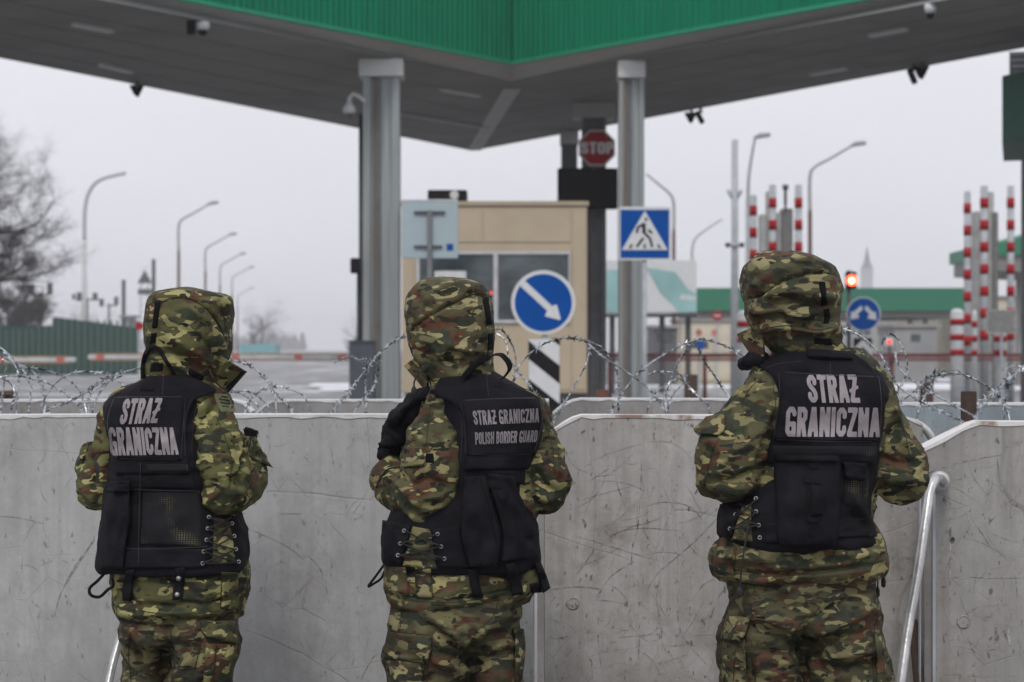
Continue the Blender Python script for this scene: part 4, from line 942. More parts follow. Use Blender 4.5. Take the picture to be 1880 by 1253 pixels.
for i, (ol, Yv, lab, m) in enumerate((([(-400, 1500), (-400, 736), (425, 735), (446, 741), (462, 757), (462, 1500)], 8.1, 'rear grey wall panel behind the left guard', M['wall_back']),
     ([(466, 1500), (466, 762), (486, 744), (503, 736), (1008, 735), (1008, 1500)], 8.1, 'rear grey wall panel in the centre behind the coiled wire', M['wall_back']),
     ([(1015, 1500), (1015, 760), (1034, 744), (1052, 736), (1068, 733), (1610, 735), (1610, 1500)], 8.15, 'rear grey wall panel right of the striped marker', M['wall_back']),
     ([(1616, 1500), (1616, 742), (2300, 742), (2300, 1500)], 7.6, 'bluish rear metal panel behind the right guard', M['wall_blue']))):
    pts = ol
    wall_panel(lab, [(x, 1760 if y == 1500 else y) for x, y in ol], Yv, .12, m, M['rim_clean'], (), (), 'rear_barrier_panel', .008)
# curved flange at the right end of the chamfered panel
Y = 6.25
c = catmull([P(1660, 772, Y), P(1682, 778, Y), P(1700, 790, Y), P(1712, 808, Y), P(1719, 830, Y), P(1720, 860, Y)], 6)
b = MB(); b.tube([tuple(x) for x in c], .013, 10); o = b.build('curved_rail', M['tube'], smooth=True); setp(o, 'curved pale rail between the scratched panel and the right panel', 'rail')
b = MB(); b.box(P(1714, 0, 5.8).x, P(1719, 0, 5.8).x, 5.81, 5.83, 0, P(0, 885, 5.8).z); b.box(P(1692, 0, 5.8).x, P(1695, 0, 5.8).x, 5.83, 5.85, 0, P(0, 880, 5.8).z); o = b.build('edge_channel', M['steel_dull']); setp(o, 'thin grey channel beside the bent white tube', 'strip')
Y = 5.6
c = catmull([P(1733, 888, Y + .19), P(1728, 880, Y + .12), P(1718, 881, Y + .03), P(1708, 900, Y), P(1700, 950, Y - .03), P(1684, 1060, Y - .08), P(1668, 1150, Y - .12), P(1652, 1262, Y - .17), P(1600, 1620, Y - .3)], 8)
t = thing('bent_tube', 'bent scuffed white tube leaning from the right wall panel to the ground', 'tube', (c[-1][0], c[-1][1], 0))
b = MB(); b.tube([tuple(x) for x in c], .0135, 14); b.build('tube', M['tube'], t, True)
b = MB(); q = P(1727, 884, Y + .2)
b.tube([q + Vector((0, .03, 0)), q, q + Vector((0, -.01, 0))], [.030, .030, .022], 20); b.build('socket', M['tube'], t, True)
c = catmull([P(246, 1060, 5.9), P(236, 1110, 5.8), P(218, 1180, 5.75), P(200, 1253, 5.7), P(160, 1480, 5.55)], 6)
b = MB(); b.tube([tuple(x) for x in c], .012, 12); o = b.build('brace_tube', M['tube'], smooth=True); setp(o, 'scuffed white brace tube emerging below the left guard\'s hip', 'tube')
b = MB(); b.tube([P(1676, 1140, 5.95), P(1690, 1300, 5.8)], .014, 10); o = b.build('rusty_brace', M['rust'], smooth=True); setp(o, 'rusty brace low beside the right guard\'s leg', 'brace')
# pipe stubs
def stub(px0, px1, top, Yv, lab, m, tilt=0):
    a = P(px0, top, Yv); c_ = P(px1, top, Yv); r = (c_.x - a.x) / 2; X = (a.x + c_.x) / 2
    t = thing('pipe_stub', lab, 'pipe', (X, Yv, 0)); b = MB(); n = 20; vs = []
    for rr, z, in ((r, 0), (r, a.z), (r * .78, a.z), (r * .78, a.z - .12)):
        for k in range(n): vs.append((X + rr * math.cos(k / n * 6.2832) + tilt * z, Yv + rr * math.sin(k / n * 6.2832), z))
    b.add(vs, [(j * n + k, j * n + (k + 1) % n, (j + 1) * n + (k + 1) % n, (j + 1) * n + k) for j in range(3) for k in range(n)] + [tuple(range(4 * n - 1, 3 * n - 1, -1))])
    smooth_sharp(b.build('pipe', m, t))
stub(1764, 1793, 719, 6.7, 'dark rusty pipe stub standing above the right panel', M['rust'])
stub(1095, 1116, 716, 9.2, 'short reddish pipe stub behind the centre rear panel', simple('red_brown_pipe', (.14, .05, .035), .6, bump=.4))
b = MB(); b.tube([P(-2, 742, 8.6), P(6, 726, 8.6), P(22, 724, 8.6), P(28, 742, 8.6)], .022, 8); o = b.build('rusty_hook', M['rust']); setp(o, 'rusty iron lug above the rear panel at the left edge', 'hook')
# ------------------------------------------------------------------ razor wire
def strand(pts, Y0, Y1, root, thick=.0028, spc=.047, bsz=1.15, seed=0, ext=True):
    rg = random.Random(seed)
    n = len(pts); Q = []
    for i, (x, y) in enumerate(pts):
        t = i / (n - 1); Yv = Y0 + (Y1 - Y0) * t + .10 * math.sin(t * math.pi); Q.append(tuple(P(x, y, Yv)))
    for end in (0, -1):
        if ext and pts[end][1] > 712:
            q = Vector(Q[end]); pr = Vector(Q[1 if end == 0 else -2]); d = (q - pr).normalized()
            e1 = q + Vector((d.x * .05, d.y * .05, -.09)); e2 = e1 + Vector((d.x * .01, 0, -.22))
            Q = ([tuple(e2), tuple(e1)] + Q) if end == 0 else (Q + [tuple(e1), tuple(e2)])
    C = catmull(Q, 12); b = MB(); b.tube([tuple(c) for c in C], thick, 6)
    L = 0; nxt = spc * rg.random(); up = Vector((rg.random(), rg.random(), rg.random())).normalized()
    wv = b
    for i in range(1, len(C)):
        a = Vector(C[i - 1]); c = Vector(C[i]); d = c - a; l = d.length
        while nxt < L + l:
            p = a + d * ((nxt - L) / max(l, 1e-6)); t = d.normalized()
            s1 = t.cross(up).normalized(); rot = Matrix.Rotation(rg.uniform(0, 6.28) * .6, 3, t); s1 = rot @ s1; n1 = t.cross(s1) * .0006
            hl, hw = .014 * bsz, .0105 * bsz
            o = [(-hl, hw), (-hl * .30, hw * .30), (hl * .30, hw * .30), (hl, hw), (hl * .55, 0), (hl, -hw), (hl * .3, -hw * .3), (-hl * .3, -hw * .3), (-hl, -hw), (-hl * .55, 0)]
            vv = [p + t * x + s1 * y + n1 for x, y in o] + [p + t * x + s1 * y - n1 for x, y in o]
            k = 10
            b.add(vv, [tuple(range(k)), tuple(range(2 * k - 1, k - 1, -1))] + [(j, k + j, k + (j + 1) % k, (j + 1) % k) for j in range(k)])
            nxt += spc * rg.uniform(.9, 1.1)
        L += l
    b.build('wire_loop', M['wire'], root)
def coil(lab, strands, Yc):
    x = sum(p[0] for s_ in strands for p in s_[0]) / sum(len(s_[0]) for s_ in strands)
    t = thing('razor_wire_coil', lab, 'razor wire', (P(x, 0, Yc).x, Yc, 0), 'razor wire coils between the wall panels')
    for i, s_ in enumerate(strands): strand(s_[0], s_[1], s_[2], t, seed=i + int(x), **(s_[3] if len(s_) > 3 else {}))
coil('tangled razor wire coil at the far left behind the smooth panel', [
    ([(-40, 705), (0, 693), (34, 691), (85, 703), (126, 727), (150, 754)], 7.0, 6.8), ([(-25, 622), (0, 638), (20, 655), (44, 683), (56, 713), (54, 740)], 7.3, 7.0),
    ([(-20, 640), (5, 645), (26, 669), (34, 693), (31, 735)], 7.5, 7.2), ([(0, 655), (34, 669), (61, 683), (77, 706), (82, 735)], 7.6, 7.4), ([(-20, 690), (14, 700), (27, 723), (20, 757)], 6.7, 6.7),
    ([(34, 680), (61, 676), (102, 686), (136, 706), (153, 735)], 7.5, 7.5)], 7.1)
coil('razor wire coil rising toward the left guard\'s back', [
    ([(85, 757), (129, 737), (163, 717), (191, 696), (238, 681), (262, 678), (290, 690)], 6.7, 6.9, dict(bsz=1.53)), ([(85, 727), (112, 696), (146, 683), (191, 686), (218, 700), (235, 725)], 7.4, 7.4),
    ([(163, 757), (165, 727), (194, 703), (225, 690)], 6.8, 7.0), ([(170, 757), (180, 727), (201, 700), (215, 690)], 7.0, 7.2), ([(3, 735), (9, 690), (5, 660)], 7.3, 7.3)], 7.0)
coil('razor wire coil arching right of the left guard\'s collar', [
    ([(400, 668), (426, 662), (460, 672), (487, 696), (511, 727), (536, 757)], 6.9, 6.7, dict(bsz=1.46)), ([(484, 690), (504, 720), (507, 757)], 6.9, 6.9), ([(400, 724), (422, 720), (460, 720), (487, 740), (495, 757)], 7.2, 7.2),
    ([(460, 735), (485, 715), (511, 710), (545, 720), (562, 735)], 7.4, 7.4), ([(400, 712), (425, 717), (449, 727), (477, 751)], 7.3, 7.2)], 7.1)
coil('razor wire coil climbing toward the middle guard\'s hood from the left', [
    ([(607, 762), (634, 728), (669, 683), (703, 642), (744, 618), (790, 612)], 6.7, 7.1, dict(bsz=1.46)), ([(672, 757), (672, 728), (670, 687), (680, 660)], 6.9, 6.9), ([(697, 650), (692, 690), (682, 718), (651, 757)], 7.1, 7.0),
    ([(614, 665), (630, 658), (645, 656), (660, 661), (672, 659)], 7.3, 7.1)], 7.0)
coil('razor wire loops right of the middle guard in front of the booth', [
    ([(880, 606), (911, 613), (929, 629), (935, 659), (957, 690), (977, 714), (991, 735), (1005, 762)], 7.2, 6.8), ([(905, 607), (921, 606), (938, 629), (947, 659), (943, 701), (940, 740)], 7.0, 7.1),
    ([(930, 745), (943, 701), (953, 673), (977, 646), (1005, 629), (1039, 621), (1077, 627), (1104, 639), (1125, 666), (1135, 697), (1135, 738)], 6.9, 7.2, dict(bsz=1.40)),
    ([(1060, 622), (1077, 629), (1108, 656), (1163, 692), (1197, 721), (1225, 765)], 7.3, 6.8), ([(1084, 632), (1077, 666), (1056, 707), (1029, 752), (1015, 780)], 7.1, 6.8)], 7.0)
coil('razor wire coil below the crossing sign left of the right guard', [
    ([(1118, 765), (1138, 730), (1160, 699), (1184, 675), (1220, 651), (1275, 625), (1299, 625), (1330, 635), (1368, 656), (1400, 690)], 6.8, 6.9, dict(bsz=1.40)), ([(1278, 624), (1253, 654), (1234, 690), (1224, 723), (1222, 762)], 7.0, 7.0),
    ([(1274, 622), (1291, 659), (1315, 695), (1330, 719), (1350, 745)], 7.0, 7.2), ([(1190, 688), (1210, 683), (1244, 686), (1257, 700), (1234, 728)], 7.4, 7.3), ([(1250, 695), (1258, 702), (1284, 731), (1300, 745)], 7.4, 7.3),
    ([(1195, 735), (1215, 712), (1244, 697), (1262, 690)], 7.5, 7.5)], 7.0)
coil('looping razor wire coil right of the right guard beside the pipe stub', [
    ([(1500, 596), (1543, 603), (1579, 617), (1615, 650), (1633, 685), (1651, 711), (1687, 736), (1730, 757), (1775, 782)], 6.9, 6.5, dict(bsz=1.40)),
    ([(1632, 740), (1626, 685), (1619, 646), (1622, 624), (1635, 613), (1651, 628), (1663, 653), (1665, 685), (1644, 725), (1632, 742)], 7.0, 6.8), ([(1655, 645), (1644, 652), (1650, 672), (1663, 689), (1687, 707), (1723, 729), (1769, 754), (1797, 775)], 6.9, 6.5),
    ([(1650, 745), (1675, 722), (1698, 700), (1719, 680), (1712, 703), (1690, 745)], 7.1, 7.1, dict(bsz=1.53))], 6.9)
coil('bright razor wire coil at the right edge above the bluish panel', [
    ([(1700, 697), (1719, 689), (1759, 685), (1795, 700), (1823, 718), (1845, 745)], 7.0, 6.9, dict(bsz=1.91)), ([(1800, 745), (1845, 703), (1881, 671), (1930, 640)], 6.7, 6.9, dict(bsz=1.91)),
    ([(1855, 690), (1848, 715), (1845, 745)], 6.9, 6.9, dict(bsz=1.91)), ([(1840, 680), (1870, 672), (1900, 690), (1930, 730)], 7.3, 7.3)], 6.9)
# ------------------------------------------------------------------ cloth modelling tools
_rng = np.random.RandomState(5); _perm = np.concatenate([_rng.permutation(256)] * 3)
_grad = _rng.normal(size=(256, 3)); _grad /= np.linalg.norm(_grad, axis=1)[:, None]
def perlin(p):
    i = np.floor(p).astype(int); f = p - i; u = f * f * f * (f * (f * 6 - 15) + 10); i &= 255; r = 0
    for dx in (0, 1):
        for dy in (0, 1):
            for dz in (0, 1):
                h = _perm[_perm[_perm[i[:, 0] + dx] + i[:, 1] + dy] + i[:, 2] + dz]
                g = _grad[h]; dd = g[:, 0] * (f[:, 0] - dx) + g[:, 1] * (f[:, 1] - dy) + g[:, 2] * (f[:, 2] - dz)
                r = r + dd * (u[:, 0] if dx else 1 - u[:, 0]) * (u[:, 1] if dy else 1 - u[:, 1]) * (u[:, 2] if dz else 1 - u[:, 2])
    return r * 1.6
def ridge(p): return 1 - 2 * np.abs(perlin(p))
def pix(co): return CX + co[:, 0] / co[:, 1] * F, HY - (co[:, 2] - CZ) / co[:, 1] * F
def loft(rows, Y0, n=40, sub=5, ex=2.5):
    """rows (py, xl, xr, dc, hd): px outlines at depth Y0+dc, half depth hd in metres"""
    R = catmull(rows, sub); vs = []
    for (py, xl, xr, dc, hd) in R:
        Yc = Y0 + dc; c = P((xl + xr) / 2, py, Yc); hw = max(.003, (xr - xl) / 2 / F * Yc); hd = max(.003, hd)
        for k in range(n):
            a = 2 * math.pi * k / n; ca, sa = math.cos(a), math.sin(a)
            vs.append((c.x + hw * math.copysign(abs(ca) ** (2 / ex), ca), Yc + hd * math.copysign(abs(sa) ** (2 / ex), sa), c.z))
    m = len(R); fs = [(j * n + k, j * n + (k + 1) % n, (j + 1) * n + (k + 1) % n, (j + 1) * n + k) for j in range(m - 1) for k in range(n)]
    fs += [tuple(range(n - 1, -1, -1)), tuple(range((m - 1) * n, m * n))]
    return vs, fs
def ptube(path, Y0, n=18, sub=5):
    """path (px, py, d, r_px)"""
    C = catmull(path, sub); b = MB(); b.tube([P(x, y, Y0 + d) for x, y, d, r in C], [max(2, r) * (Y0 + d) / F for x, y, d, r in C], n)
    m = len(C); vs, fs = b.v, b.f
    for e_, s_ in ((0, -1), (m - 1, 1)):       # rounded ends
        p = P(C[e_][0], C[e_][1], Y0 + C[e_][2]); r = C[e_][3] * Y0 / F * .9
        bm = bmesh.new(); bmesh.ops.create_icosphere(bm, subdivisions=2, radius=r); k = len(vs)
        vs = vs + [tuple(v.co + p) for v in bm.verts]; fs = fs + [tuple(k + v.index for v in f.verts) for f in bm.faces]; bm.free()
    return vs, fs
def remesh(shapes, vox, sm=3):
    b = MB()
    for vs, fs in shapes: b.add(vs, fs)
    me = bpy.data.meshes.new('tmp'); me.from_pydata(b.v, [], b.f); bm = bmesh.new(); bm.from_mesh(me); bmesh.ops.recalc_face_normals(bm, faces=bm.faces); bm.to_mesh(me); bm.free()
    o = bpy.data.objects.new('tmp', me); COL.objects.link(o)
    md = o.modifiers.new('r', 'REMESH'); md.mode = 'VOXEL'; md.voxel_size = vox; md.adaptivity = 0
    if sm:
        ms = o.modifiers.new('s', 'SMOOTH'); ms.factor = .5; ms.iterations = sm
    dg = bpy.context.evaluated_depsgraph_get(); dg.update(); r = bpy.data.meshes.new_from_object(o.evaluated_get(dg))
    bpy.data.objects.remove(o); bpy.data.meshes.remove(me); return r
def getco(me):
    a = np.empty(len(me.vertices) * 3, np.float32); me.vertices.foreach_get('co', a); return a.reshape(-1, 3).astype(float)
def getno(me):
    a = np.empty(len(me.vertices) * 3, np.float32); me.vertex_normals.foreach_get('vector', a); return a.reshape(-1, 3).astype(float)
def setco(me, co): me.vertices.foreach_set('co', co.astype(np.float32).ravel()); me.update()
def seg_dist(X, Y_, line):
    """min distance in px to a polyline and position along it 0..1"""
    best = np.full(len(X), 1e9); tt = np.zeros(len(X)); n = len(line) - 1
    for i in range(n):
        ax, ay = line[i]; bx, by = line[i + 1]; dx, dy = bx - ax, by - ay; L2 = dx * dx + dy * dy + 1e-9
        t = np.clip(((X - ax) * dx + (Y_ - ay) * dy) / L2, 0, 1); d = np.hypot(X - ax - t * dx, Y_ - ay - t * dy)
        k = d < best; best[k] = d[k]; tt[k] = (i + t[k]) / n
    return best, tt
def cloth(me, amp=1.0, seed=0, strokes=(), stretch=(1, 1, 1.5), fine=1.0, mask=None):
    co = getco(me); no = getno(me); s = np.array(stretch); o = seed * 7.3
    w = co + .05 * np.stack([perlin(co * 3.1 + o), perlin(co * 3.1 + o + 40), perlin(co * 3.1 + o + 80)], 1)
    h = .007 * (ridge(w * 4.2 * s + o)) + .0045 * ridge(w * 9 * s + o + 3) + .0022 * fine * ridge(w * 19 * s + o + 9) + .0009 * fine * ridge(w * 42 + o + 15)
    h -= h.mean(); h *= amp * 1.7
    if mask is not None: h *= mask(co)
    X, Y_ = pix(co)
    for (line, wd, am) in strokes:
        L = catmull(line, 5); d, t = seg_dist(X, Y_, [tuple(q) for q in L]); fade = np.clip(np.minimum(t, 1 - t) * 6, 0.15, 1)
        back = np.clip(-no[:, 1] * 2 + .6, 0, 1); h = h + am * 1.7 * np.exp(-(d / wd) ** 2) * fade * back
    setco(me, co + no * h[:, None]); return me
CAMP = Vector((0, 0, CZ))
class Surf:
    def __init__(s, meshes, Y0):
        V = []; Fs = []
        for me in meshes:
            k = len(V); V += [v.co.copy() for v in me.vertices]; Fs += [tuple(k + i for i in p.vertices) for p in me.polygons]
        s.t = BVHTree.FromPolygons(V, Fs); s.Y0 = Y0
    def hit(s, px, py):
        d = Vector(((px - CX) / F, 1, -(py - HY) / F)).normalized(); l, n, i, t = s.t.ray_cast(CAMP, d)
        return (l, n, t, d) if l is not None and t < 9 else None
def patch(name, rows, surf, nu, nv, thick, m, parent, sm=3, bulge=0.0, sink=.006, fold=0.0, seed=1, sub=True, floor=False, stuff=None):
    """a cloth piece laid on a surface: rows of (xl, yl, xr, yr) in photograph pixels"""
    R = catmull(rows, 6) if sub and len(rows) > 2 else np.array(rows, float)
    g = []; wpx = max(8, abs(R[len(R) // 2][2] - R[len(R) // 2][0])); hpx = max(8, abs(R[-1][1] - R[0][1]))
    def warp(n, px):
        if n < 4: return [i / n for i in range(n + 1)]
        e = min(.12, 2.2 / px); return [0, e] + [e + (1 - 2 * e) * i / (n - 2) for i in range(1, n - 2)] + [1 - e, 1]
    UU, VV = warp(nu, wpx), warp(nv, hpx)
    for j in range(nv + 1):
        t = VV[j] * (len(R) - 1); i = min(int(t), len(R) - 2); r = R[i] + (R[i + 1] - R[i]) * (t - i)
        g.append([(r[0] + (r[2] - r[0]) * UU[k], r[1] + (r[3] - r[1]) * UU[k]) for k in range(nu + 1)])
    D = np.full((nv + 1, nu + 1), np.nan)
    for j in range(nv + 1):
        for k in range(nu + 1):
            h = surf.hit(*g[j][k])
            if h: D[j, k] = h[2]
    if np.all(np.isnan(D)): D[:] = surf.Y0
    for _ in range(60):
        nn = np.isnan(D)
        if not nn.any(): break
        Pd = np.pad(D, 1, constant_values=np.nan); st = np.stack([Pd[:-2, 1:-1], Pd[2:, 1:-1], Pd[1:-1, :-2], Pd[1:-1, 2:]])
        import warnings
        with warnings.catch_warnings():
            warnings.simplefilter('ignore'); a = np.nanmean(st, 0)
        D[nn] = a[nn]
    O = D.copy()
    for _ in range(sm):
        Pd = np.pad(D, 1, mode='edge'); D = np.minimum((Pd[:-2, 1:-1] + Pd[2:, 1:-1] + Pd[1:-1, :-2] + Pd[1:-1, 2:] + 4 * Pd[1:-1, 1:-1]) / 8, O if not floor else 99)
    vs = []
    for j in range(nv + 1):
        for k in range(nu + 1):
            u = UU[k]; v = VV[j]; edge = j in (0, nv) or k in (0, nu)
            prof = (16 * u * (1 - u) * v * (1 - v)) ** .5
            off = -sink if edge else thick + bulge * prof
            if fold and not edge: off += fold * float(perlin(np.array([[u * 3 + seed, v * 4.5, seed * 2.7]]))[0]) + fold * .5 * float(perlin(np.array([[u * 8 + seed, v * 6, seed * 1.7]]))[0])
            px, py = g[j][k]; d = Vector(((px - CX) / F, 1, -(py - HY) / F)).normalized(); vs.append(CAMP + d * (D[j, k] - off))
    # second ring just inside gives a crisp side wall
    W_ = nu + 1
    fs = [(j * W_ + k, (j + 1) * W_ + k, (j + 1) * W_ + k + 1, j * W_ + k + 1) for j in range(nv) for k in range(nu)]
    b = MB(); b.add(vs, fs); me = bpy.data.meshes.new(name); me.from_pydata(b.v, [], b.f); me.update()
    o = link_mesh(name, me, m, parent, True)
    if stuff: setp(o, kind='stuff')
    return o
def crisp(rows, nu, nv): return rows
def ribbon(name, path, wd, surf, thick, m, parent, n=None, sm=3):
    C = catmull(path, 6); rows = []
    for i in range(len(C)):
        d = C[min(i + 1, len(C) - 1)] - C[max(i - 1, 0)]; L = math.hypot(*d) or 1; nx, ny = -d[1] / L * wd / 2, d[0] / L * wd / 2
        rows.append((C[i][0] + nx, C[i][1] + ny, C[i][0] - nx, C[i][1] - ny))
    return patch(name, rows, surf, 5, n or len(rows) * 2, thick, m, parent, sm, sub=False, sink=.004)
def lettering(name, body, quad, surf, m, parent, off=.078, lift=.0022):
    A, fs = text_geo(body, off); (tl, tr, bl, br) = [np.array(q, float) for q in quad]; vs = []; ts = []
    for u, v in A:
        p = (bl * (1 - u) + br * u) * (1 - v) + (tl * (1 - u) + tr * u) * v; h = surf.hit(*p); ts.append((p, h[2] if h else np.nan))
    T = np.array([t for _, t in ts]); med = np.nanmedian(T); T = np.where(np.isnan(T), med, T)
    for (p, _), t in zip(ts, T):
        d = Vector(((p[0] - CX) / F, 1, -(p[1] - HY) / F)).normalized(); vs.append(CAMP + d * (t - lift))
    me = bpy.data.meshes.new(name); me.from_pydata(vs, [], fs); me.update(); return link_mesh(name, me, m, parent)
def freeribbon(name, pts, wd, m, parent, Y0, tw=(0, 1, 0), th=.0025):
    """a webbing strap in the air: pts (px, py, d)"""
    C = catmull(pts, 6); b = MB(); n = len(C); vs = []
    for i in range(n):
        p = P(C[i][0], C[i][1], Y0 + C[i][2]); a = Vector(tw).normalized()
        q0 = P(*C[max(i - 1, 0)][:2], Y0 + C[max(i - 1, 0)][2]); q1 = P(*C[min(i + 1, n - 1)][:2], Y0 + C[min(i + 1, n - 1)][2]); t = (q1 - q0).normalized()
        s_ = (a - t * a.dot(t)).normalized() * wd / 2; nn = t.cross(s_).normalized() * th / 2
        vs += [p - s_ - nn, p + s_ - nn, p + s_ + nn, p - s_ + nn]
    b.add(vs, [(4 * i + k, 4 * i + (k + 1) % 4, 4 * i + 4 + (k + 1) % 4, 4 * i + 4 + k) for i in range(n - 1) for k in range(4)] + [(0, 1, 2, 3), (4 * n - 1, 4 * n - 2, 4 * n - 3, 4 * n - 4)])
    return b.build(name, m, parent)
def cordline(name, pts, r, m, parent, Y0, toggle=False):
    C = catmull(pts, 6); P_ = [P(x, y, Y0 + d) for x, y, d in C]; b = MB(); b.tube(P_, r, 6)
    if toggle: e_ = P_[-1]; b.tube([e_ + Vector((0, 0, .004)), e_ - Vector((0, 0, .006)), e_ - Vector((0, 0, .02)), e_ - Vector((0, 0, .024))], [r * 1.2, r * 3.2, r * 3.0, r * 1.5], 8)
    return b.build(name, m, parent, True)
def eyelet(px, py, surf, parent):
    h = surf.hit(px, py)
    if not h: return
    p, n = h[0], h[1]; n = (n + Vector((0, -1, 0))).normalized(); a = n.cross(Vector((0, 0, 1))).normalized(); c = n.cross(a); b = MB(); vs = []
    K = 16
    for k in range(K):
        t = k / K * 6.2832; e_ = a * math.cos(t) + c * math.sin(t)
        for j in range(6):
            s_ = j / 6 * 6.2832; vs.append(p + n * (.0085 + .0013 * math.sin(s_)) + e_ * (.0042 + .0014 * math.cos(s_)))
    b.add(vs, [(k * 6 + j, k * 6 + (j + 1) % 6, ((k + 1) % K) * 6 + (j + 1) % 6, ((k + 1) % K) * 6 + j) for k in range(K) for j in range(6)])
    b.build('eyelet', M['eyelet'], parent, True)
    b = MB(); b.tube([p + n * .005, p + n * .0085], .0036, 10); b.build('eyelet_hole', M['black'], parent)
def stud(px, py, surf, parent, r=.007):
    h = surf.hit(px, py)
    if h:
        b = MB(); n = (h[1] + Vector((0, -1, 0))).normalized(); b.tube([h[0] + n * .001, h[0] + n * .006, h[0] + n * .009], [r, r, r * .6], 14); b.build('snap_button', M['eyelet'], parent, True)
def lacing(pairs, surf, parent):
    """pairs of eyelet pixels left/right; criss-cross cord laid in front of the surface"""
    b = MB()
    for i in range(len(pairs)):
        (l, r) = pairs[i]
        for (a, c) in (((l, pairs[i + 1][1]), (r, pairs[i + 1][0])) if i + 1 < len(pairs) else ((l, r),)):
            pts = []
            for k in range(7):
                t = k / 6; px = a[0] + (c[0] - a[0]) * t; py = a[1] + (c[1] - a[1]) * t + math.sin(t * 3.14) * 2; h = surf.hit(px, py)
                if h: pts.append(h[0] - h[3] * .012)
            if len(pts) > 2: b.tube(pts, .0023, 6)
        if i + 1 >= len(pairs): break
    b.build('lacing', M['cord'], parent, True)
def hand(shp, C, dirx, Y0):
    """gloved hand: palm and five bent fingers; C centre (Vector), dirx +1/-1 finger direction"""
    def cap(a, c, r0, r1):
        b = MB(); k = 5; b.tube([a.lerp(c, i / k) for i in range(k + 1)], [r0 + (r1 - r0) * i / k for i in range(k + 1)], 10); shp.append((b.v, b.f))
        for q, r in ((a, r0), (c, r1)):
            bm = bmesh.new(); bmesh.ops.create_icosphere(bm, subdivisions=2, radius=r); shp.append(([tuple(v.co + q) for v in bm.verts], [tuple(v.index for v in f.verts) for f in bm.faces])); bm.free()
    X = Vector((dirx, 0, 0)); Z = Vector((0, 0, 1)); Yv = Vector((0, 1, 0))
    for k in range(4):
        base = C + Z * (.033 - .022 * k); L = (.040, .046, .043, .034)[k]
        cap(C - X * .045 + Z * (.018 - .012 * k), base + X * .02, .0125, .0105)
        a = base + X * .02; e1 = a + X * L * .95 - Yv * .006; e2 = e1 + X * L * .45 - Yv * .022; cap(a, e1, .0105, .0095); cap(e1, e2, .0095, .008)
    a = C - X * .04 + Z * .02; e1 = a + X * .03 + Z * .035 - Yv * .01; e2 = e1 + X * .035 + Z * .01 - Yv * .006; cap(a, e1, .013, .011); cap(e1, e2, .011, .009)
def body_mesh(S):
    """the figure inside the clothes: head with face, neck, torso, arms, gloved hands, legs"""
    Y0 = S['Y']; sh = []; hx, hy = S['head']; s_ = Y0 / F
    hw = .077 / s_
    sh.append(loft([(hy - 78, hx - 20, hx + 20, .02, .03), (hy - 70, hx - hw * .75, hx + hw * .75, .02, .07), (hy - 45, hx - hw, hx + hw, .02, .095), (hy, hx - hw, hx + hw, .02, .098), (hy + 40, hx - hw * .8, hx + hw * .8, .035, .08), (hy + 68, hx - hw * .5, hx + hw * .5, .06, .05)], Y0, 24, 4, 2.1))
    c = P(hx, hy, Y0)
    fy = Y0 + .115
    def ball(p, r, sc=(1, 1, 1)):
        bm = bmesh.new(); bmesh.ops.create_icosphere(bm, subdivisions=2, radius=r); sh.append(([tuple(Vector((v.co.x * sc[0], v.co.y * sc[1], v.co.z * sc[2])) + Vector(p)) for v in bm.verts], [tuple(v.index for v in f.verts) for f in bm.faces])); bm.free()
    ball((c.x, fy + .012, c.z - .02), .013, (1, 1.2, 1.9)); ball((c.x, fy - .002, c.z - .058), .013, (1.8, .7, .7))
    for sx in (-1, 1): ball((c.x + sx * .032, fy - .014, c.z + .008), .014, (1.1, .6, .7)); ball((c.x + sx * .079, Y0 + .02, c.z - .01), .018, (.4, .8, 1.5))
    nx = S['neck']; sh.append(loft([(hy + 30, nx - 38, nx + 38, .02, .055), (S['sh'] + 10, nx - 44, nx + 44, .0, .06)], Y0, 20, 4, 2))
    xl, xr = S['torso']; w = xr - xl
    sh.append(loft([(S['sh'] - 12, xl + w * .2, xr - w * .2, 0, .05), (S['sh'] + 18, xl + w * .04, xr - w * .04, 0, .085), (S['sh'] + 120, xl + w * .08, xr - w * .08, 0, .105), (S['waist'], xl + w * .15, xr - w * .15, 0, .09), (S['crotch'] - 60, S['pelvis'][1][1] + 34, S['pelvis'][1][2] - 34, 0, .10), (S['crotch'] + 10, S['pelvis'][1][1] + 40, S['pelvis'][1][2] - 40, 0, .09)], Y0, 28, 5, 2.2))
    for a in S['arms']:
        pth = [(x, y, d, r * (.62 if i < 4 else .55)) for i, (x, y, d, r) in enumerate(a)]; sh.append(ptube(pth, Y0, 12, 4))
        e_ = a[-1]; dx = 1 if a[-1][0] > a[-2][0] else -1
        hand(sh, P(e_[0] + dx * 26, e_[1], Y0 + e_[2]), dx, Y0)
    for L in S['legs']:
        pth = []
        for (py, x0, x1, dc, hd) in L: pth.append(((x0 + x1) / 2, py, dc, (x1 - x0) / 2 * .62))
        pth.append((pth[-1][0], 1722, pth[-1][2] + .03, 26)); pth.append((pth[-1][0], 1726, pth[-1][2] + .13, 22)); sh.append(ptube(pth, Y0, 14, 4))
    me = remesh(sh, .0065, 2); return me
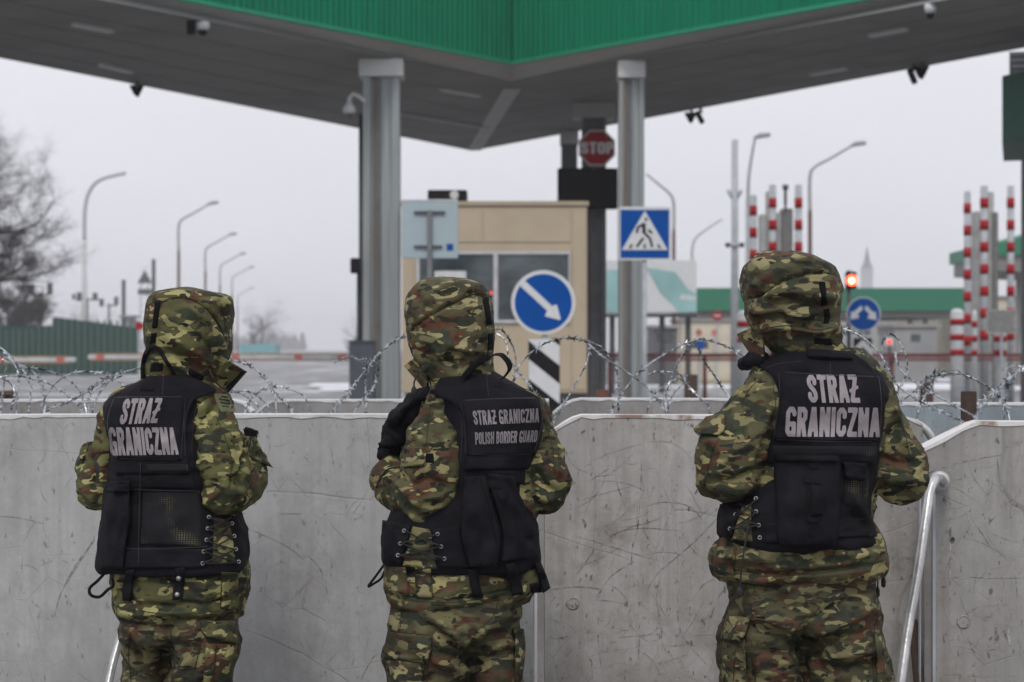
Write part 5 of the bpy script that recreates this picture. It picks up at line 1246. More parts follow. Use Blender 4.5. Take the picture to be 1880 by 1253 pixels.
# ------------------------------------------------------------------ the three guards
def build_guard(S):
    Y0 = S['Y']; k = S['k']
    me = body_mesh(S); foot = Vector((P(S['neck'], 0, Y0).x, Y0, 0))
    me.materials.append(M['skin']); me.materials.append(M['glove'])
    per = bpy.data.objects.new('person', me); COL.objects.link(per); me.transform(Matrix.Translation(-foot)); per.location = foot
    me.polygons.foreach_set('use_smooth', [True] * len(me.polygons)); setp(per, S['label'], 'person', 'border guards standing at the wall')
    zc = P(0, S['sh'], Y0).z
    for p in me.polygons:
        if p.center.z < zc - .02: p.material_index = 1
    # jacket
    cm, ct, ch_ = M['camo%d' % k], M['camo%dt' % k], M['camo%dh' % k]
    shp = [loft(S['jacket'], Y0, 44, 5, 2.5), loft(S['collar'], Y0, 36, 4, 2.2)] + [ptube(a, Y0) for a in S['arms']]
    jm = remesh(shp, .0052, 4); cloth(jm, S.get('jamp', 1.0), k, S['jstrokes'])
    jk = link_mesh('jacket', jm.copy(), cm, per, True)
    vm = remesh([loft(S['vest'], Y0, 44, 5, 2.7)], .007, 3); cloth(vm, .7, k + 5, S.get('vstrokes', ()), fine=.6)
    vo = link_mesh('vest', vm.copy(), M['vest'], per, True)
    hm = remesh([loft(S['hood'], Y0, 44, 6, S.get('hex', 2.7))], .0052, 3); cloth(hm, S.get('hamp', .8), k + 9, S['hstrokes'], stretch=(.8, .8, 1.7), fine=.8)
    # open the front of the hood around the face
    hc = P((S['hood'][3][1] + S['hood'][3][2]) / 2 , S['head'][1] + 5, Y0)
    bm = bmesh.new(); bm.from_mesh(hm)
    kill = [v for v in bm.verts if v.co.y > Y0 + .07 and ((v.co.x - hc.x) / .072) ** 2 + ((v.co.z - hc.z) / .10) ** 2 < 1]
    bmesh.ops.delete(bm, geom=kill, context='VERTS'); h2 = bpy.data.meshes.new('hood'); bm.to_mesh(h2); bm.free()
    ho = link_mesh('hood', h2, ch_, per, True)
    sd_ = ho.modifiers.new('thickness', 'SOLIDIFY'); sd_.thickness = .003; sd_.offset = -1
    # trousers
    tm = remesh([loft(S['pelvis'], Y0, 40, 5, 2.4)] + [loft(L, Y0, 32, 5, 2.3) for L in S['legs']], .0068, 5); cloth(tm, 1.45, k + 2, S['tstrokes'], stretch=(.9, .9, 1.3), fine=.8)
    tr = link_mesh('trousers', tm.copy(), ct, per, True)
    for L in S['legs']:
        x = (L[-1][1] + L[-1][2]) / 2; d = L[-1][3]; b = remesh([loft([(1665, x - 36, x + 36, d, .055), (1715, x - 36, x + 36, d + .01, .065), (1738, x - 38, x + 38, d + .05, .13), (1746, x - 38, x + 38, d + .05, .14)], Y0, 24, 4, 2.4)], .009, 1)
        co = getco(b); co[:, 2] = np.maximum(co[:, 2], .002); setco(b, co); link_mesh('boot', b, M['boot'], per, True)
    JV = Surf([jm, vm], Y0); HD = Surf([hm], Y0); ALL = Surf([jm, vm, hm], Y0); TR = Surf([tm], Y0); JT = Surf([jm, tm], Y0)
    def add(kind, *a, **kw): pass
    S['extra'](S, dict(per=per, jacket=jk, vest=vo, hood=ho, trousers=tr, JV=JV, HD=HD, ALL=ALL, TR=TR, JT=JT, jm=jm, vm=vm, hm=hm, tm=tm, cm=cm, ct=ct, ch=ch_))
    for q in (jm, vm, hm, tm): bpy.data.meshes.remove(q)
def seams(S, E, lst):
    for (owner, parent, lines, wd) in lst:
        ch = [c for c in E[parent].children if c.name.startswith(('pocket_flap', 'cargo_pocket', 'jacket_tab', 'side_pocket', 'hip_pocket'))]
        base = {'TR': [E['tm']], 'JV': [E['jm'], E['vm']], 'HD': [E['hm']]}[owner]; ms = []
        for o in ch:
            m_ = o.data.copy(); m_.transform(Matrix.Translation(wloc(o))); ms.append(m_)
        sf = Surf(base + ms, 5.3)
        for m_ in ms: bpy.data.meshes.remove(m_)
        for ln in lines: ribbon('seam', ln, wd, sf, .0016, M['seam'], E[parent], sm=1)
def resurf(E, *objs):
    """surface made of base meshes plus pieces already laid on"""
    ms = []
    for o in objs:
        m_ = o.data.copy(); m_.transform(Matrix.Translation(wloc(o))); ms.append(m_)
    s_ = Surf([E['jm'], E['vm'], E['hm']] + ms, 5.3)
    for m_ in ms: bpy.data.meshes.remove(m_)
    return s_
CR = -.0035   # seam depth
def ex1(S, E):
    V, Hd, J, T = E['vest'], E['hood'], E['jacket'], E['trousers']; JV, HD, ALL, TR, JT = E['JV'], E['HD'], E['ALL'], E['TR'], E['JT']
    bp = patch('back_panel', [(274, 690, 345, 688), (250, 703, 380, 705), (212, 722, 397, 719), (190, 742, 362, 733), (190, 765, 348, 762), (197, 800, 343, 803), (206, 838, 347, 840), (212, 872, 350, 872)], JV, 34, 36, .013, M['vest'], V, 4, fold=.003)
    R1 = resurf(E, bp)
    lp_ = patch('label_patch', [(208, 728, 343, 728), (196, 775, 336, 772), (206, 812, 334, 812), (213, 843, 334, 846)], R1, 26, 22, .005, M['vest'], V, 3, sink=.002)
    patch('yoke_tab', [(258, 707, 285, 708), (256, 719, 283, 719)], R1, 6, 4, .003, M['webbing'], V, 1, sink=.001)
    R2 = resurf(E, bp, lp_)
    lettering('lettering', 'STRAƵ', ((228, 732), (299, 731), (218, 780), (288, 777)), R2, M['letter'], V, .090)
    lettering('lettering', 'GRANICZNA', ((198, 785), (321, 785), (203, 837), (328, 835)), R2, M['letter'], V, .090)
    for pth in ([(210, 730), (275, 729), (341, 729)], [(341, 729), (337, 775), (332, 844)], [(214, 842), (270, 844), (332, 845)], [(209, 732), (197, 776), (206, 815), (214, 842)]): ribbon('binding', pth, 2.2, R2, .0022, M['binding'], V, sm=1)
    for pth in ([(300, 690), (298, 728)], [(352, 732), (340, 770), (340, 838)]): ribbon('stitching', pth, 1.5, R2, .0015, M['binding'], V, sm=1)
    for pth in ([(258, 850), (256, 930), (254, 1040)], [(196, 1006), (280, 1008), (386, 1004)], [(228, 898), (300, 901), (366, 901)]): ribbon('stitching', pth, 2, resurf(E, bp), .009, M['binding'], V)
    patch('mesh_panel', [(262, 900, 368, 900), (260, 950, 372, 955), (258, 1000, 368, 1004)], JV, 16, 16, .004, M['mesh'], V, 3, sink=.002)
    patch('mesh_panel', [(268, 852, 345, 852), (270, 866, 350, 866)], R1, 14, 6, .003, M['mesh'], V, 2, sink=.001)
    patch('waist_band', [(228, 868, 355, 868), (226, 898, 362, 900)], JV, 22, 8, .009, M['vest'], V, 3)
    patch('hem_band', [(196, 1008, 388, 1006), (194, 1046, 380, 1044)], JV, 30, 10, .008, M['vest'], V, 3, fold=.002)
    patch('side_pouch', [(190, 892, 238, 890), (186, 940, 240, 945), (182, 990, 232, 1000), (181, 1046, 226, 1044)], JV, 14, 20, .028, M['vest'], V, 3, .012, fold=.012, seed=3)
    patch('pouch_flap', [(196, 884, 240, 882), (194, 905, 240, 905)], JV, 10, 8, .042, M['vest'], V, 3, .006, fold=.01)
    cg = patch('lacing_gap', [(392, 950, 420, 955), (391, 990, 428, 992), (388, 1036, 433, 1036)], JV, 8, 12, .003, E['cm'], V, 3, sink=.003)
    L = [(383, 950), (381, 971), (379, 992), (374, 1012), (372, 1034)]; Rr = [(424, 962), (428, 985), (431, 1009), (436, 1032)]
    for p in L + Rr: eyelet(*p, JV, V)
    lacing(list(zip(L[:1] + L[1:4] + L[4:], [(424, 950)] + Rr)), JV, V)
    ribbon('drag_strap', [(262, 697), (262, 672), (268, 648), (279, 637), (293, 643), (304, 662), (316, 680), (322, 692)], 8, ALL, .012, M['webbing'], V)
    for (rows, th) in (([(284, 554, 296, 554), (281, 580, 292, 580), (278, 603, 289, 603)], .003), ([(277, 612, 289, 610), (274, 634, 285, 631)], .003), ([(277, 668, 301, 666), (274, 684, 299, 683)], .004), ([(347, 674, 377, 692), (344, 686, 372, 704)], .004)):
        patch('velcro_strip', rows, HD, 5, 8, th, M['velcro'], Hd, 2, sink=.002)
    fl = MB(); s_ = S['Y']
    fl.prism([P(398, 652, s_ - .05), P(414, 661, s_ - .06), P(450, 683, s_ + .02), P(414, 724, s_ + .0), P(392, 708, s_ - .05)], (.004, .012, 0)); fl.build('collar_flap', E['cm'], J)
    fl = MB(); fl.prism([P(440, 681, s_ + .012), P(450, 683, s_ + .016), P(415, 724, s_ - .006), P(405, 718, s_ - .012)], (.002, -.004, 0)); fl.build('velcro_strip', M['velcro'], J)
    cordline('draw_cord', [(384, 678, -.10), (392, 695, -.11), (404, 710, -.09), (420, 717, -.07)], .0022, M['cord'], J, S['Y'])
    # shoulder flag patch in subdued tones
    fp = patch('sleeve_patch', [(391, 722, 417, 724), (396, 738, 426, 740), (406, 757, 434, 756)], JV, 6, 8, .003, simple('olive_patch', (.10, .105, .05), .8), J, 3, sink=.002)
    R3 = resurf(E, fp)
    for i in range(4):
        y = 727 + i * 6.2; x = 397 + i * 3.2; ribbon('patch_stripe', [(x, y), (x + 22, y + 2.4)], 2.6, R3, .0012, M['webbing'], J, 4, 1)
    patch('snap_tab', [(321, 1042, 341, 1040), (318, 1072, 339, 1072), (315, 1103, 337, 1102)], ALL, 6, 12, .008, M['webbing'], V, 3)
    stud(328.5, 1061, resurf(E, *[c for c in V.children if c.name.startswith('snap_tab')]), V); stud(325.5, 1092, resurf(E, *[c for c in V.children if c.name.startswith('snap_tab')]), V)
    patch('snap_tab', [(232, 1048, 248, 1044), (224, 1078, 244, 1076), (224, 1103, 240, 1104)], ALL, 6, 12, .016, M['webbing'], V, 3, .01)
    cordline('pull_loop', [(196, 1048, -.12), (180, 1066, -.13), (165, 1080, -.13), (167, 1093, -.14), (183, 1096, -.13), (198, 1083, -.13), (208, 1076, -.14), (206, 1062, -.13)], .0042, M['webbing'], V, S['Y'])
    # cuffs and glove at the right forearm
    patch('pocket_flap', [(444, 800, 470, 802), (452, 826, 488, 840), (462, 845, 503, 860)], JV, 8, 8, .006, E['ch'], J, 2)
    b = MB(); b.prism([P(445, 784, s_ + .13), P(458, 788, s_ + .12), P(475, 794, s_ + .13), P(466, 803, s_ + .12), P(470, 822, s_ + .12), P(450, 808, s_ + .1)], (0, .05, 0)); b.build('chest_pouch', M['vest'], V, bevel=.006)
    b = MB(); b.prism([P(155, 812, s_ + .10), P(166, 812, s_ + .10), P(160, 832, s_ + .08), P(150, 852, s_ + .08), P(143, 838, s_ + .08), P(146, 822, s_ + .1)], (.01, .05, 0)); b.build('pocket_flap', E['cm'], J, bevel=.005)
    # cargo pocket
    patch('cargo_pocket', [(378, 1180, 434, 1184), (374, 1220, 430, 1222), (372, 1290, 424, 1290)], TR, 12, 16, .016, E['ch'], T, 3, .006, fold=.008)
    patch('pocket_flap', [(368, 1139, 432, 1140), (370, 1158, 436, 1162), (380, 1172, 438, 1184)], TR, 14, 8, .026, E['ch'], T, 2, .003)
    patch('hip_pocket', [(405, 1050, 438, 1050), (404, 1120, 440, 1118)], ALL, 8, 14, .007, E['ch'], J, 3, fold=.004)
def _s1(S, E):
    ex1(S, E)
    seams(S, E, [('HD', 'hood', [[(284, 562), (318, 547), (355, 551), (395, 585), (420, 640)], [(405, 556), (412, 590), (416, 625)]], 1.6),
        ('JV', 'jacket', [[(216, 1116), (270, 1124), (330, 1128), (438, 1118)], [(386, 728), (362, 746), (354, 790), (352, 830)], [(408, 1052), (405, 1118)], [(396, 765), (412, 800), (426, 850), (420, 900)]], 1.7),
        ('TR', 'trousers', [[(368, 1140), (371, 1160), (384, 1172), (437, 1184)], [(372, 1172), (362, 1210), (353, 1253)], [(398, 1182), (395, 1215), (393, 1253)], [(316, 1142), (311, 1180)], [(240, 1160), (236, 1200), (240, 1253)]], 2.0)])
S1 = dict(k=1, Y=5.4, label='hooded border guard on the left facing right, slanted two-line lettering on the black vest', head=(345, 612), neck=322, sh=722, torso=(205, 425), waist=1010, crotch=1165,
    arms=[[(378, 752, -.02, 34), (398, 800, -.07, 47), (403, 860, -.10, 54), (410, 898, -.09, 49), (438, 893, .01, 42), (460, 862, .12, 34), (430, 850, .20, 27), (385, 845, .25, 24)],
          [(218, 752, 0, 28), (203, 800, 0, 34), (184, 862, -.02, 39), (180, 903, 0, 38), (176, 890, .08, 32), (172, 850, .16, 26), (205, 835, .24, 24), (245, 832, .26, 22)]],
    jacket=[(690, 268, 390, 0, .10), (706, 250, 402, 0, .115), (722, 216, 418, 0, .125), (745, 200, 428, 0, .13), (790, 205, 425, 0, .135), (870, 215, 425, 0, .14), (980, 205, 440, 0, .14), (1040, 208, 452, 0, .155), (1070, 208, 455, 0, .165), (1100, 212, 450, 0, .167), (1122, 218, 444, 0, .16), (1136, 232, 436, 0, .145)],
    collar=[(650, 275, 412, .01, .10), (680, 270, 404, .01, .112), (715, 262, 402, 0, .11)],
    vest=[(694, 275, 385, .01, .09), (715, 235, 392, .01, .125), (735, 208, 400, 0, .145), (770, 200, 405, 0, .155), (840, 208, 405, 0, .165), (900, 200, 420, 0, .17), (960, 190, 448, 0, .175), (1010, 184, 453, 0, .18), (1042, 184, 455, 0, .18), (1046, 200, 445, 0, .17)],
    hood=[(531, 320, 352, .01, .02), (535, 296, 392, .01, .075), (543, 280, 420, .01, .12), (556, 273, 428, .01, .14), (580, 269, 428, .01, .15), (610, 269, 424, .01, .152), (640, 271, 421, .01, .145), (660, 272, 414, .01, .135), (690, 270, 400, .01, .12), (704, 276, 390, .01, .10)], hex=2.9, hamp=.6,
    pelvis=[(1060, 224, 442, 0, .13), (1130, 227, 434, 0, .15), (1165, 224, 436, 0, .15), (1185, 240, 420, 0, .12)],
    legs=[[(1130, 228, 318, .04, .11), (1170, 222, 316, .05, .125), (1253, 231, 316, .06, .12), (1420, 245, 318, .06, .085), (1690, 255, 315, .06, .07)], [(1130, 318, 432, -.02, .13), (1185, 307, 438, -.03, .145), (1253, 307, 426, -.03, .135), (1420, 318, 412, 0, .10), (1690, 330, 395, .0, .075)]],
    jstrokes=[([(352, 800), (362, 840), (358, 880), (364, 930)], 9, -.006), ([(380, 905), (410, 885), (450, 880)], 7, -.009), ([(372, 930), (400, 900), (430, 870), (452, 850)], 8, .007), ([(440, 905), (446, 870), (452, 830)], 6, -.009), ([(395, 760), (410, 790), (420, 830)], 9, .006),
              ([(160, 830), (175, 860), (170, 900)], 7, -.007), ([(150, 900), (170, 915), (195, 925)], 7, .007), ([(215, 1100), (300, 1112), (440, 1104)], 7, -.007), ([(215, 1125), (320, 1128), (440, 1122)], 7, .006), ([(240, 1080), (260, 1100), (270, 1120)], 8, .005), ([(380, 1060), (372, 1090), (380, 1120)], 7, .006), ([(386, 730), (372, 760), (366, 800)], 8, .006)],
    vstrokes=[([(300, 900), (290, 960), (300, 1000)], 10, .006), ([(340, 940), (320, 960), (280, 975)], 10, .006), ([(215, 900), (205, 960), (215, 1030)], 8, .008)],
    hstrokes=[([(286, 560), (320, 548), (360, 552), (400, 590), (420, 640)], 3, -.006), ([(310, 620), (350, 640), (400, 680)], 9, .007), ([(300, 640), (340, 662), (380, 690)], 8, -.008), ([(275, 655), (320, 668), (360, 690)], 7, .007), ([(395, 550), (415, 580), (418, 620)], 10, -.007), ([(340, 560), (390, 600), (412, 650)], 8, .006), ([(410, 560), (424, 556)], 12, .010), ([(330, 600), (370, 625), (405, 665)], 5, -.005)],
    tstrokes=[([(370, 1170), (345, 1200), (310, 1225)], 8, -.009), ([(360, 1190), (335, 1225), (312, 1250)], 8, .009), ([(312, 1140), (308, 1180), (308, 1253)], 8, -.010), ([(240, 1150), (260, 1190), (300, 1210)], 9, .010), ([(235, 1180), (262, 1225), (290, 1250)], 9, -.008), ([(330, 1150), (340, 1170), (365, 1180)], 7, .008), ([(372, 1170), (362, 1210), (350, 1253)], 3.5, -.006), ([(400, 1185), (395, 1253)], 4, -.005)],
    extra=_s1)
def ex2(S, E):
    V, Hd, J, T = E['vest'], E['hood'], E['jacket'], E['trousers']; JV, HD, ALL, TR, JT = E['JV'], E['HD'], E['ALL'], E['TR'], E['JT']; s_ = S['Y']
    bp = patch('back_panel', [(808, 694, 908, 682), (798, 710, 942, 702), (800, 727, 986, 727), (826, 738, 994, 738), (845, 755, 997, 755), (856, 786, 997, 785), (857, 825, 990, 820), (850, 866, 970, 864)], JV, 36, 36, .014, M['vest'], V, 4, fold=.003, seed=2)
    R1 = resurf(E, bp)
    lp_ = patch('label_patch', [(843, 735, 993, 729), (852, 780, 997, 775), (855, 812, 990, 812), (854, 836, 982, 834)], R1, 28, 20, .005, M['vest'], V, 3, sink=.002)
    patch('yoke_tab', [(905, 702, 922, 702), (905, 712, 922, 712)], R1, 6, 4, .003, M['webbing'], V, 1, sink=.001)
    R2 = resurf(E, bp, lp_)
    lettering('lettering', 'STRAƵ GRANICZNA', ((867, 754), (990, 750), (871, 781), (990, 776)), R2, M['letter_dim'], V, .078)
    lettering('lettering', 'POLISH BORDER GUARD', ((872, 794), (988, 790), (873, 817), (985, 812)), R2, M['letter_dim'], V, .078)
    for pth in ([(844, 736), (920, 732), (991, 731)], [(991, 731), (995, 775), (981, 832)], [(856, 834), (920, 836), (980, 833)], [(845, 738), (853, 780), (855, 834)]): ribbon('binding', pth, 2.2, R2, .0022, M['binding'], V, sm=1)
    for pth in ([(893, 688), (897, 728)], [(832, 740), (846, 762), (848, 800), (845, 850)]): ribbon('stitching', pth, 1.6, R2, .0015, M['binding'], V, sm=1)
    patch('waist_band', [(852, 862, 966, 862), (848, 892, 964, 890)], JV, 20, 8, .010, M['vest'], V, 3)
    patch('back_pouch', [(852, 876, 892, 873), (846, 925, 902, 915), (846, 985, 920, 980), (862, 1042, 914, 1040)], JV, 18, 24, .034, M['vest'], V, 4, .016, fold=.012, seed=6)
    patch('back_pouch', [(894, 868, 945, 876), (906, 920, 958, 920), (922, 980, 988, 980), (918, 1032, 990, 1024)], JV, 18, 24, .018, M['vest'], V, 3, .010, fold=.010, seed=9)
    R4 = resurf(E, *[c for c in V.children if c.name.startswith('back_pouch')])
    patch('pouch_tab', [(892, 882, 920, 883), (894, 898, 921, 900)], R4, 6, 5, .004, M['webbing'], V, 2, sink=.002)
    ribbon('seam_tape', [(884, 876), (896, 915), (908, 960), (918, 1035)], 6, R4, .003, M['webbing'], V)
    ribbon('seam_tape', [(925, 985), (955, 985), (990, 980)], 3, R4, .002, M['webbing'], V)
    patch('eyelet_panel', [(789, 972, 846, 965), (797, 1006, 850, 1000), (804, 1044, 866, 1045)], JV, 10, 12, .008, M['vest'], V, 3)
    patch('side_panel', [(702, 955, 757, 964), (700, 990, 748, 998), (704, 1030, 735, 1038)], JV, 12, 14, .012, M['vest'], V, 3, .008, fold=.01)
    patch('lacing_gap', [(757, 966, 790, 972), (748, 998, 797, 1006), (738, 1040, 803, 1046)], JV, 10, 12, .003, E['cm'], V, 3, sink=.003, fold=.003)
    L = [(744, 975), (736, 997), (731, 1020)]; Rr = [(804, 981), (810, 1003), (816, 1026)]
    R5 = resurf(E, *[c for c in V.children if c.name.startswith(('eyelet_panel', 'side_panel'))])
    for p in L + Rr: eyelet(*p, R5, V)
    lacing(list(zip(L, Rr)), R5, V)
    ribbon('shoulder_strap', [(846, 704), (856, 688), (875, 668), (900, 654)], 13, ALL, .014, M['webbing'], V)
    freeribbon('drag_strap', [(896, 657, -.13), (906, 652, -.15), (920, 652, -.16), (932, 664, -.15), (936, 677, -.13), (928, 690, -.11), (922, 696, -.10)], .020, M['webbing'], V, s_, (.6, 1, .35))
    for rows in ([(884, 545, 897, 545), (889, 572, 901, 572), (893, 597, 904, 597)], [(895, 612, 906, 611), (895, 646, 906, 643)]):
        patch('velcro_strip', rows, HD, 5, 10, .0035, M['velcro'], Hd, 2, sink=.002)
    b = MB(); b.prism([P(741, 672, s_ + .01), P(764, 655, s_ - .03), P(784, 672, s_ - .07), P(783, 717, s_ - .05), P(778, 715, s_ - .03)], (.006, .014, 0)); b.build('collar_flap', E['cm'], J)
    cordline('draw_cord', [(780, 680, -.11), (768, 687, -.12), (761, 700, -.12), (760, 712, -.12)], .0024, M['cord'], J, s_, True)
    b = MB(); b.tube([P(779, 681, s_ - .11), P(779, 674, s_ - .10)], .008, 8); b.build('cord_lock', M['cord'], J, True)
    # rolled black sleeve / chest rig on the front left
    rg_ = remesh([ptube([(792, 726, -.06, 11), (768, 738, .0, 18), (746, 756, .05, 23), (740, 780, .10, 25), (724, 803, .12, 25), (706, 824, .13, 22)], s_), ptube([(775, 725, .02, 12), (745, 742, .10, 16), (733, 765, .13, 20)], s_)], .006, 2); cloth(rg_, 1.5, 31, [([(790, 735), (750, 760), (735, 790)], 5, -.008), ([(770, 730), (735, 755)], 5, .008)])
    link_mesh('chest_rig', rg_, M['vest'], V, True)
    patch('strap_buckle', [(787, 716, 806, 712), (789, 722, 808, 718)], JV, 5, 4, .012, M['webbing'], V, 1)
    patch('pocket_flap', [(737, 820, 772, 822), (734, 840, 782, 844), (737, 860, 778, 856)], JV, 10, 8, .010, E['ch'], J, 2, .004)
    patch('velcro_strip', [(782, 832, 796, 832), (780, 850, 798, 852)], JV, 5, 5, .003, M['velcro'], J, 2, sink=.001)
    b = MB(); b.prism([P(677, 868, s_ + .08), P(690, 872, s_ + .06), P(696, 905, s_ + .07), P(684, 904, s_ + .08), P(676, 890, s_ + .09)], (.012, .03, 0)); b.build('cuff_tab', E['cm'], J, bevel=.005)
    ribbon('cuff_seam', [(690, 898), (698, 880), (712, 862), (735, 858)], 3, JV, .002, M['webbing'], J)
    for rows in ([(858, 1046, 877, 1045), (862, 1070, 881, 1070), (868, 1099, 887, 1096)], [(926, 1036, 944, 1033), (932, 1062, 956, 1060), (940, 1096, 962, 1090)], [(980, 1034, 992, 1030), (988, 1060, 1003, 1056), (997, 1090, 1011, 1080)]):
        patch('hanging_strap', rows, ALL, 6, 14, .022, M['webbing'], V, 3, .006)
    cordline('pull_loop', [(706, 1036, -.05), (690, 1058, -.06), (676, 1077, -.06), (686, 1072, -.06), (700, 1062, -.06), (708, 1044, -.05)], .0034, M['webbing'], V, s_)
    patch('pouch_end', [(972, 1072, 992, 1068), (974, 1090, 996, 1088)], ALL, 6, 6, .03, M['vest'], V, 2, .01)
    patch('jacket_tab', [(760, 1040, 792, 1040), (762, 1100, 794, 1098)], ALL, 6, 14, .006, E['ch'], J, 3)
    patch('pocket_flap', [(708, 1040, 745, 1040), (704, 1070, 750, 1075), (706, 1082, 752, 1094)], ALL, 8, 10, .008, E['ch'], J, 3, .003)
    patch('cargo_pocket', [(714, 1200, 780, 1204), (714, 1235, 778, 1238), (716, 1300, 772, 1300)], TR, 12, 16, .014, E['ch'], T, 3, .006, fold=.008)
    patch('pocket_flap', [(711, 1160, 794, 1168), (706, 1185, 792, 1190), (703, 1210, 786, 1216)], TR, 16, 10, .024, E['ch'], T, 2, .003)
    patch('cargo_pocket', [(940, 1152, 962, 1155), (946, 1200, 965, 1196), (944, 1260, 958, 1255)], TR, 6, 10, .014, E['ch'], T, 2, .006)
def _s2(S, E):
    ex2(S, E)
    seams(S, E, [('HD', 'hood', [[(750, 606), (790, 580), (835, 555), (875, 540), (902, 546)], [(770, 650), (800, 662), (850, 660)]], 1.6),
        ('JV', 'jacket', [[(712, 1096), (790, 1106), (870, 1102), (958, 1080)], [(736, 858), (776, 858), (783, 845), (782, 824)], [(790, 742), (786, 780), (782, 820)], [(762, 1042), (764, 1098)], [(792, 1042), (794, 1098)], [(1000, 775), (1014, 820), (1018, 870)]], 1.7),
        ('TR', 'trousers', [[(704, 1208), (745, 1214), (776, 1217), (792, 1204), (794, 1170)], [(712, 1160), (750, 1163), (793, 1168)], [(738, 1110), (734, 1158)], [(786, 1220), (784, 1253)], [(915, 1100), (905, 1132), (873, 1160)], [(948, 1150), (944, 1200), (946, 1253)]], 2.0)])
S2 = dict(k=2, hamp=.6, Y=5.4, label='hooded border guard in the middle, small two-line lettering high on the black vest', head=(825, 600), neck=858, sh=722, torso=(762, 1000), waist=1010, crotch=1170,
    arms=[[(822, 760, -.02, 40), (803, 800, -.08, 52), (795, 860, -.12, 58), (786, 908, -.10, 56), (748, 905, .0, 45), (713, 873, .10, 36), (735, 855, .18, 29), (785, 845, .24, 25)],
          [(972, 762, 0, 26), (984, 800, 0, 33), (996, 855, -.01, 43), (1000, 898, 0, 43), (980, 890, .1, 36), (945, 862, .18, 29), (890, 848, .24, 25)]],
    jacket=[(695, 800, 915, 0, .10), (712, 785, 950, 0, .12), (730, 775, 990, 0, .13), (760, 768, 1005, 0, .135), (800, 768, 1005, 0, .135), (870, 765, 990, 0, .14), (960, 740, 985, 0, .14), (1020, 712, 986, 0, .15), (1050, 704, 990, 0, .16), (1078, 705, 988, 0, .165), (1096, 712, 970, 0, .16), (1112, 730, 950, 0, .15)],
    collar=[(650, 765, 905, .01, .105), (680, 775, 908, .01, .11), (715, 795, 915, 0, .11)],
    vest=[(688, 808, 908, .01, .09), (706, 800, 938, .01, .12), (730, 798, 985, 0, .145), (765, 800, 997, 0, .158), (820, 795, 990, 0, .165), (880, 770, 965, 0, .168), (930, 725, 978, 0, .172), (980, 701, 988, 0, .176), (1020, 702, 992, 0, .178), (1040, 715, 988, 0, .175), (1046, 740, 975, 0, .17)],
    hood=[(510, 810, 850, .01, .02), (514, 786, 868, .01, .07), (524, 766, 890, .01, .12), (545, 750, 904, .01, .14), (575, 745, 908, .01, .15), (610, 746, 909, .01, .152), (636, 752, 908, .01, .145), (660, 764, 906, .01, .13), (690, 785, 905, .01, .115), (712, 800, 900, .01, .10)],
    pelvis=[(1070, 720, 962, 0, .13), (1120, 714, 962, 0, .155), (1150, 712, 956, 0, .155), (1175, 725, 945, 0, .125)],
    legs=[[(1115, 716, 850, 0, .135), (1160, 711, 866, -.01, .145), (1210, 706, 868, -.01, .14), (1253, 712, 864, 0, .13), (1420, 728, 845, 0, .095), (1690, 748, 820, 0, .075)], [(1115, 855, 962, .02, .13), (1160, 868, 957, .03, .135), (1200, 867, 962, .03, .13), (1253, 867, 955, .03, .12), (1420, 868, 948, .03, .09), (1690, 870, 935, .03, .07)]],
    jstrokes=[([(720, 900), (745, 915), (760, 945)], 7, -.010), ([(705, 885), (740, 890), (775, 930)], 7, .010), ([(735, 870), (760, 890), (790, 880), (830, 905)], 7, -.009), ([(740, 925), (770, 950), (800, 955)], 6, .007), ([(760, 800), (790, 815), (840, 800)], 9, .007), ([(800, 760), (790, 790), (800, 830)], 8, -.006),
              ([(1000, 790), (1015, 830), (1020, 880)], 6, .008), ([(985, 860), (1000, 890), (1030, 910)], 7, -.009), ([(975, 900), (1000, 915), (1025, 905)], 6, .007), ([(712, 1092), (790, 1102), (870, 1098), (960, 1080)], 3.5, -.006), ([(800, 1050), (840, 1062), (880, 1050)], 8, .006), ([(890, 1060), (930, 1050), (980, 1060)], 8, -.007), ([(790, 740), (785, 780), (775, 800)], 3, -.005)],
    vstrokes=[([(870, 900), (860, 960), (850, 1020)], 8, .007), ([(930, 900), (950, 960), (980, 1000)], 8, -.006)],
    hstrokes=[([(750, 608), (790, 580), (835, 555), (875, 540), (900, 545)], 3, -.006), ([(752, 600), (800, 568), (840, 545), (865, 525)], 9, .009), ([(780, 575), (825, 555), (850, 530)], 8, -.008), ([(775, 560), (810, 535), (840, 520)], 8, .008), ([(800, 620), (850, 640), (895, 645)], 8, .007), ([(765, 640), (810, 665), (850, 670)], 8, -.008), ([(840, 600), (820, 640), (790, 670)], 8, .006), ([(760, 540), (775, 560), (760, 600)], 8, -.006)],
    tstrokes=[([(770, 1120), (820, 1150), (868, 1185)], 8, .010), ([(780, 1140), (825, 1175), (866, 1200)], 7, -.010), ([(800, 1110), (850, 1140), (872, 1165)], 7, -.007), ([(871, 1155), (866, 1200), (866, 1253)], 6, -.007), ([(880, 1180), (920, 1165), (955, 1165)], 7, -.009), ([(885, 1200), (925, 1185), (960, 1190)], 7, .009), ([(880, 1165), (905, 1140), (945, 1130)], 7, .008), ([(790, 1210), (830, 1225), (862, 1232)], 7, .009), ([(732, 1110), (730, 1160)], 3, -.005), ([(795, 1195), (840, 1205), (865, 1212)], 6, -.008)],
    extra=_s2)
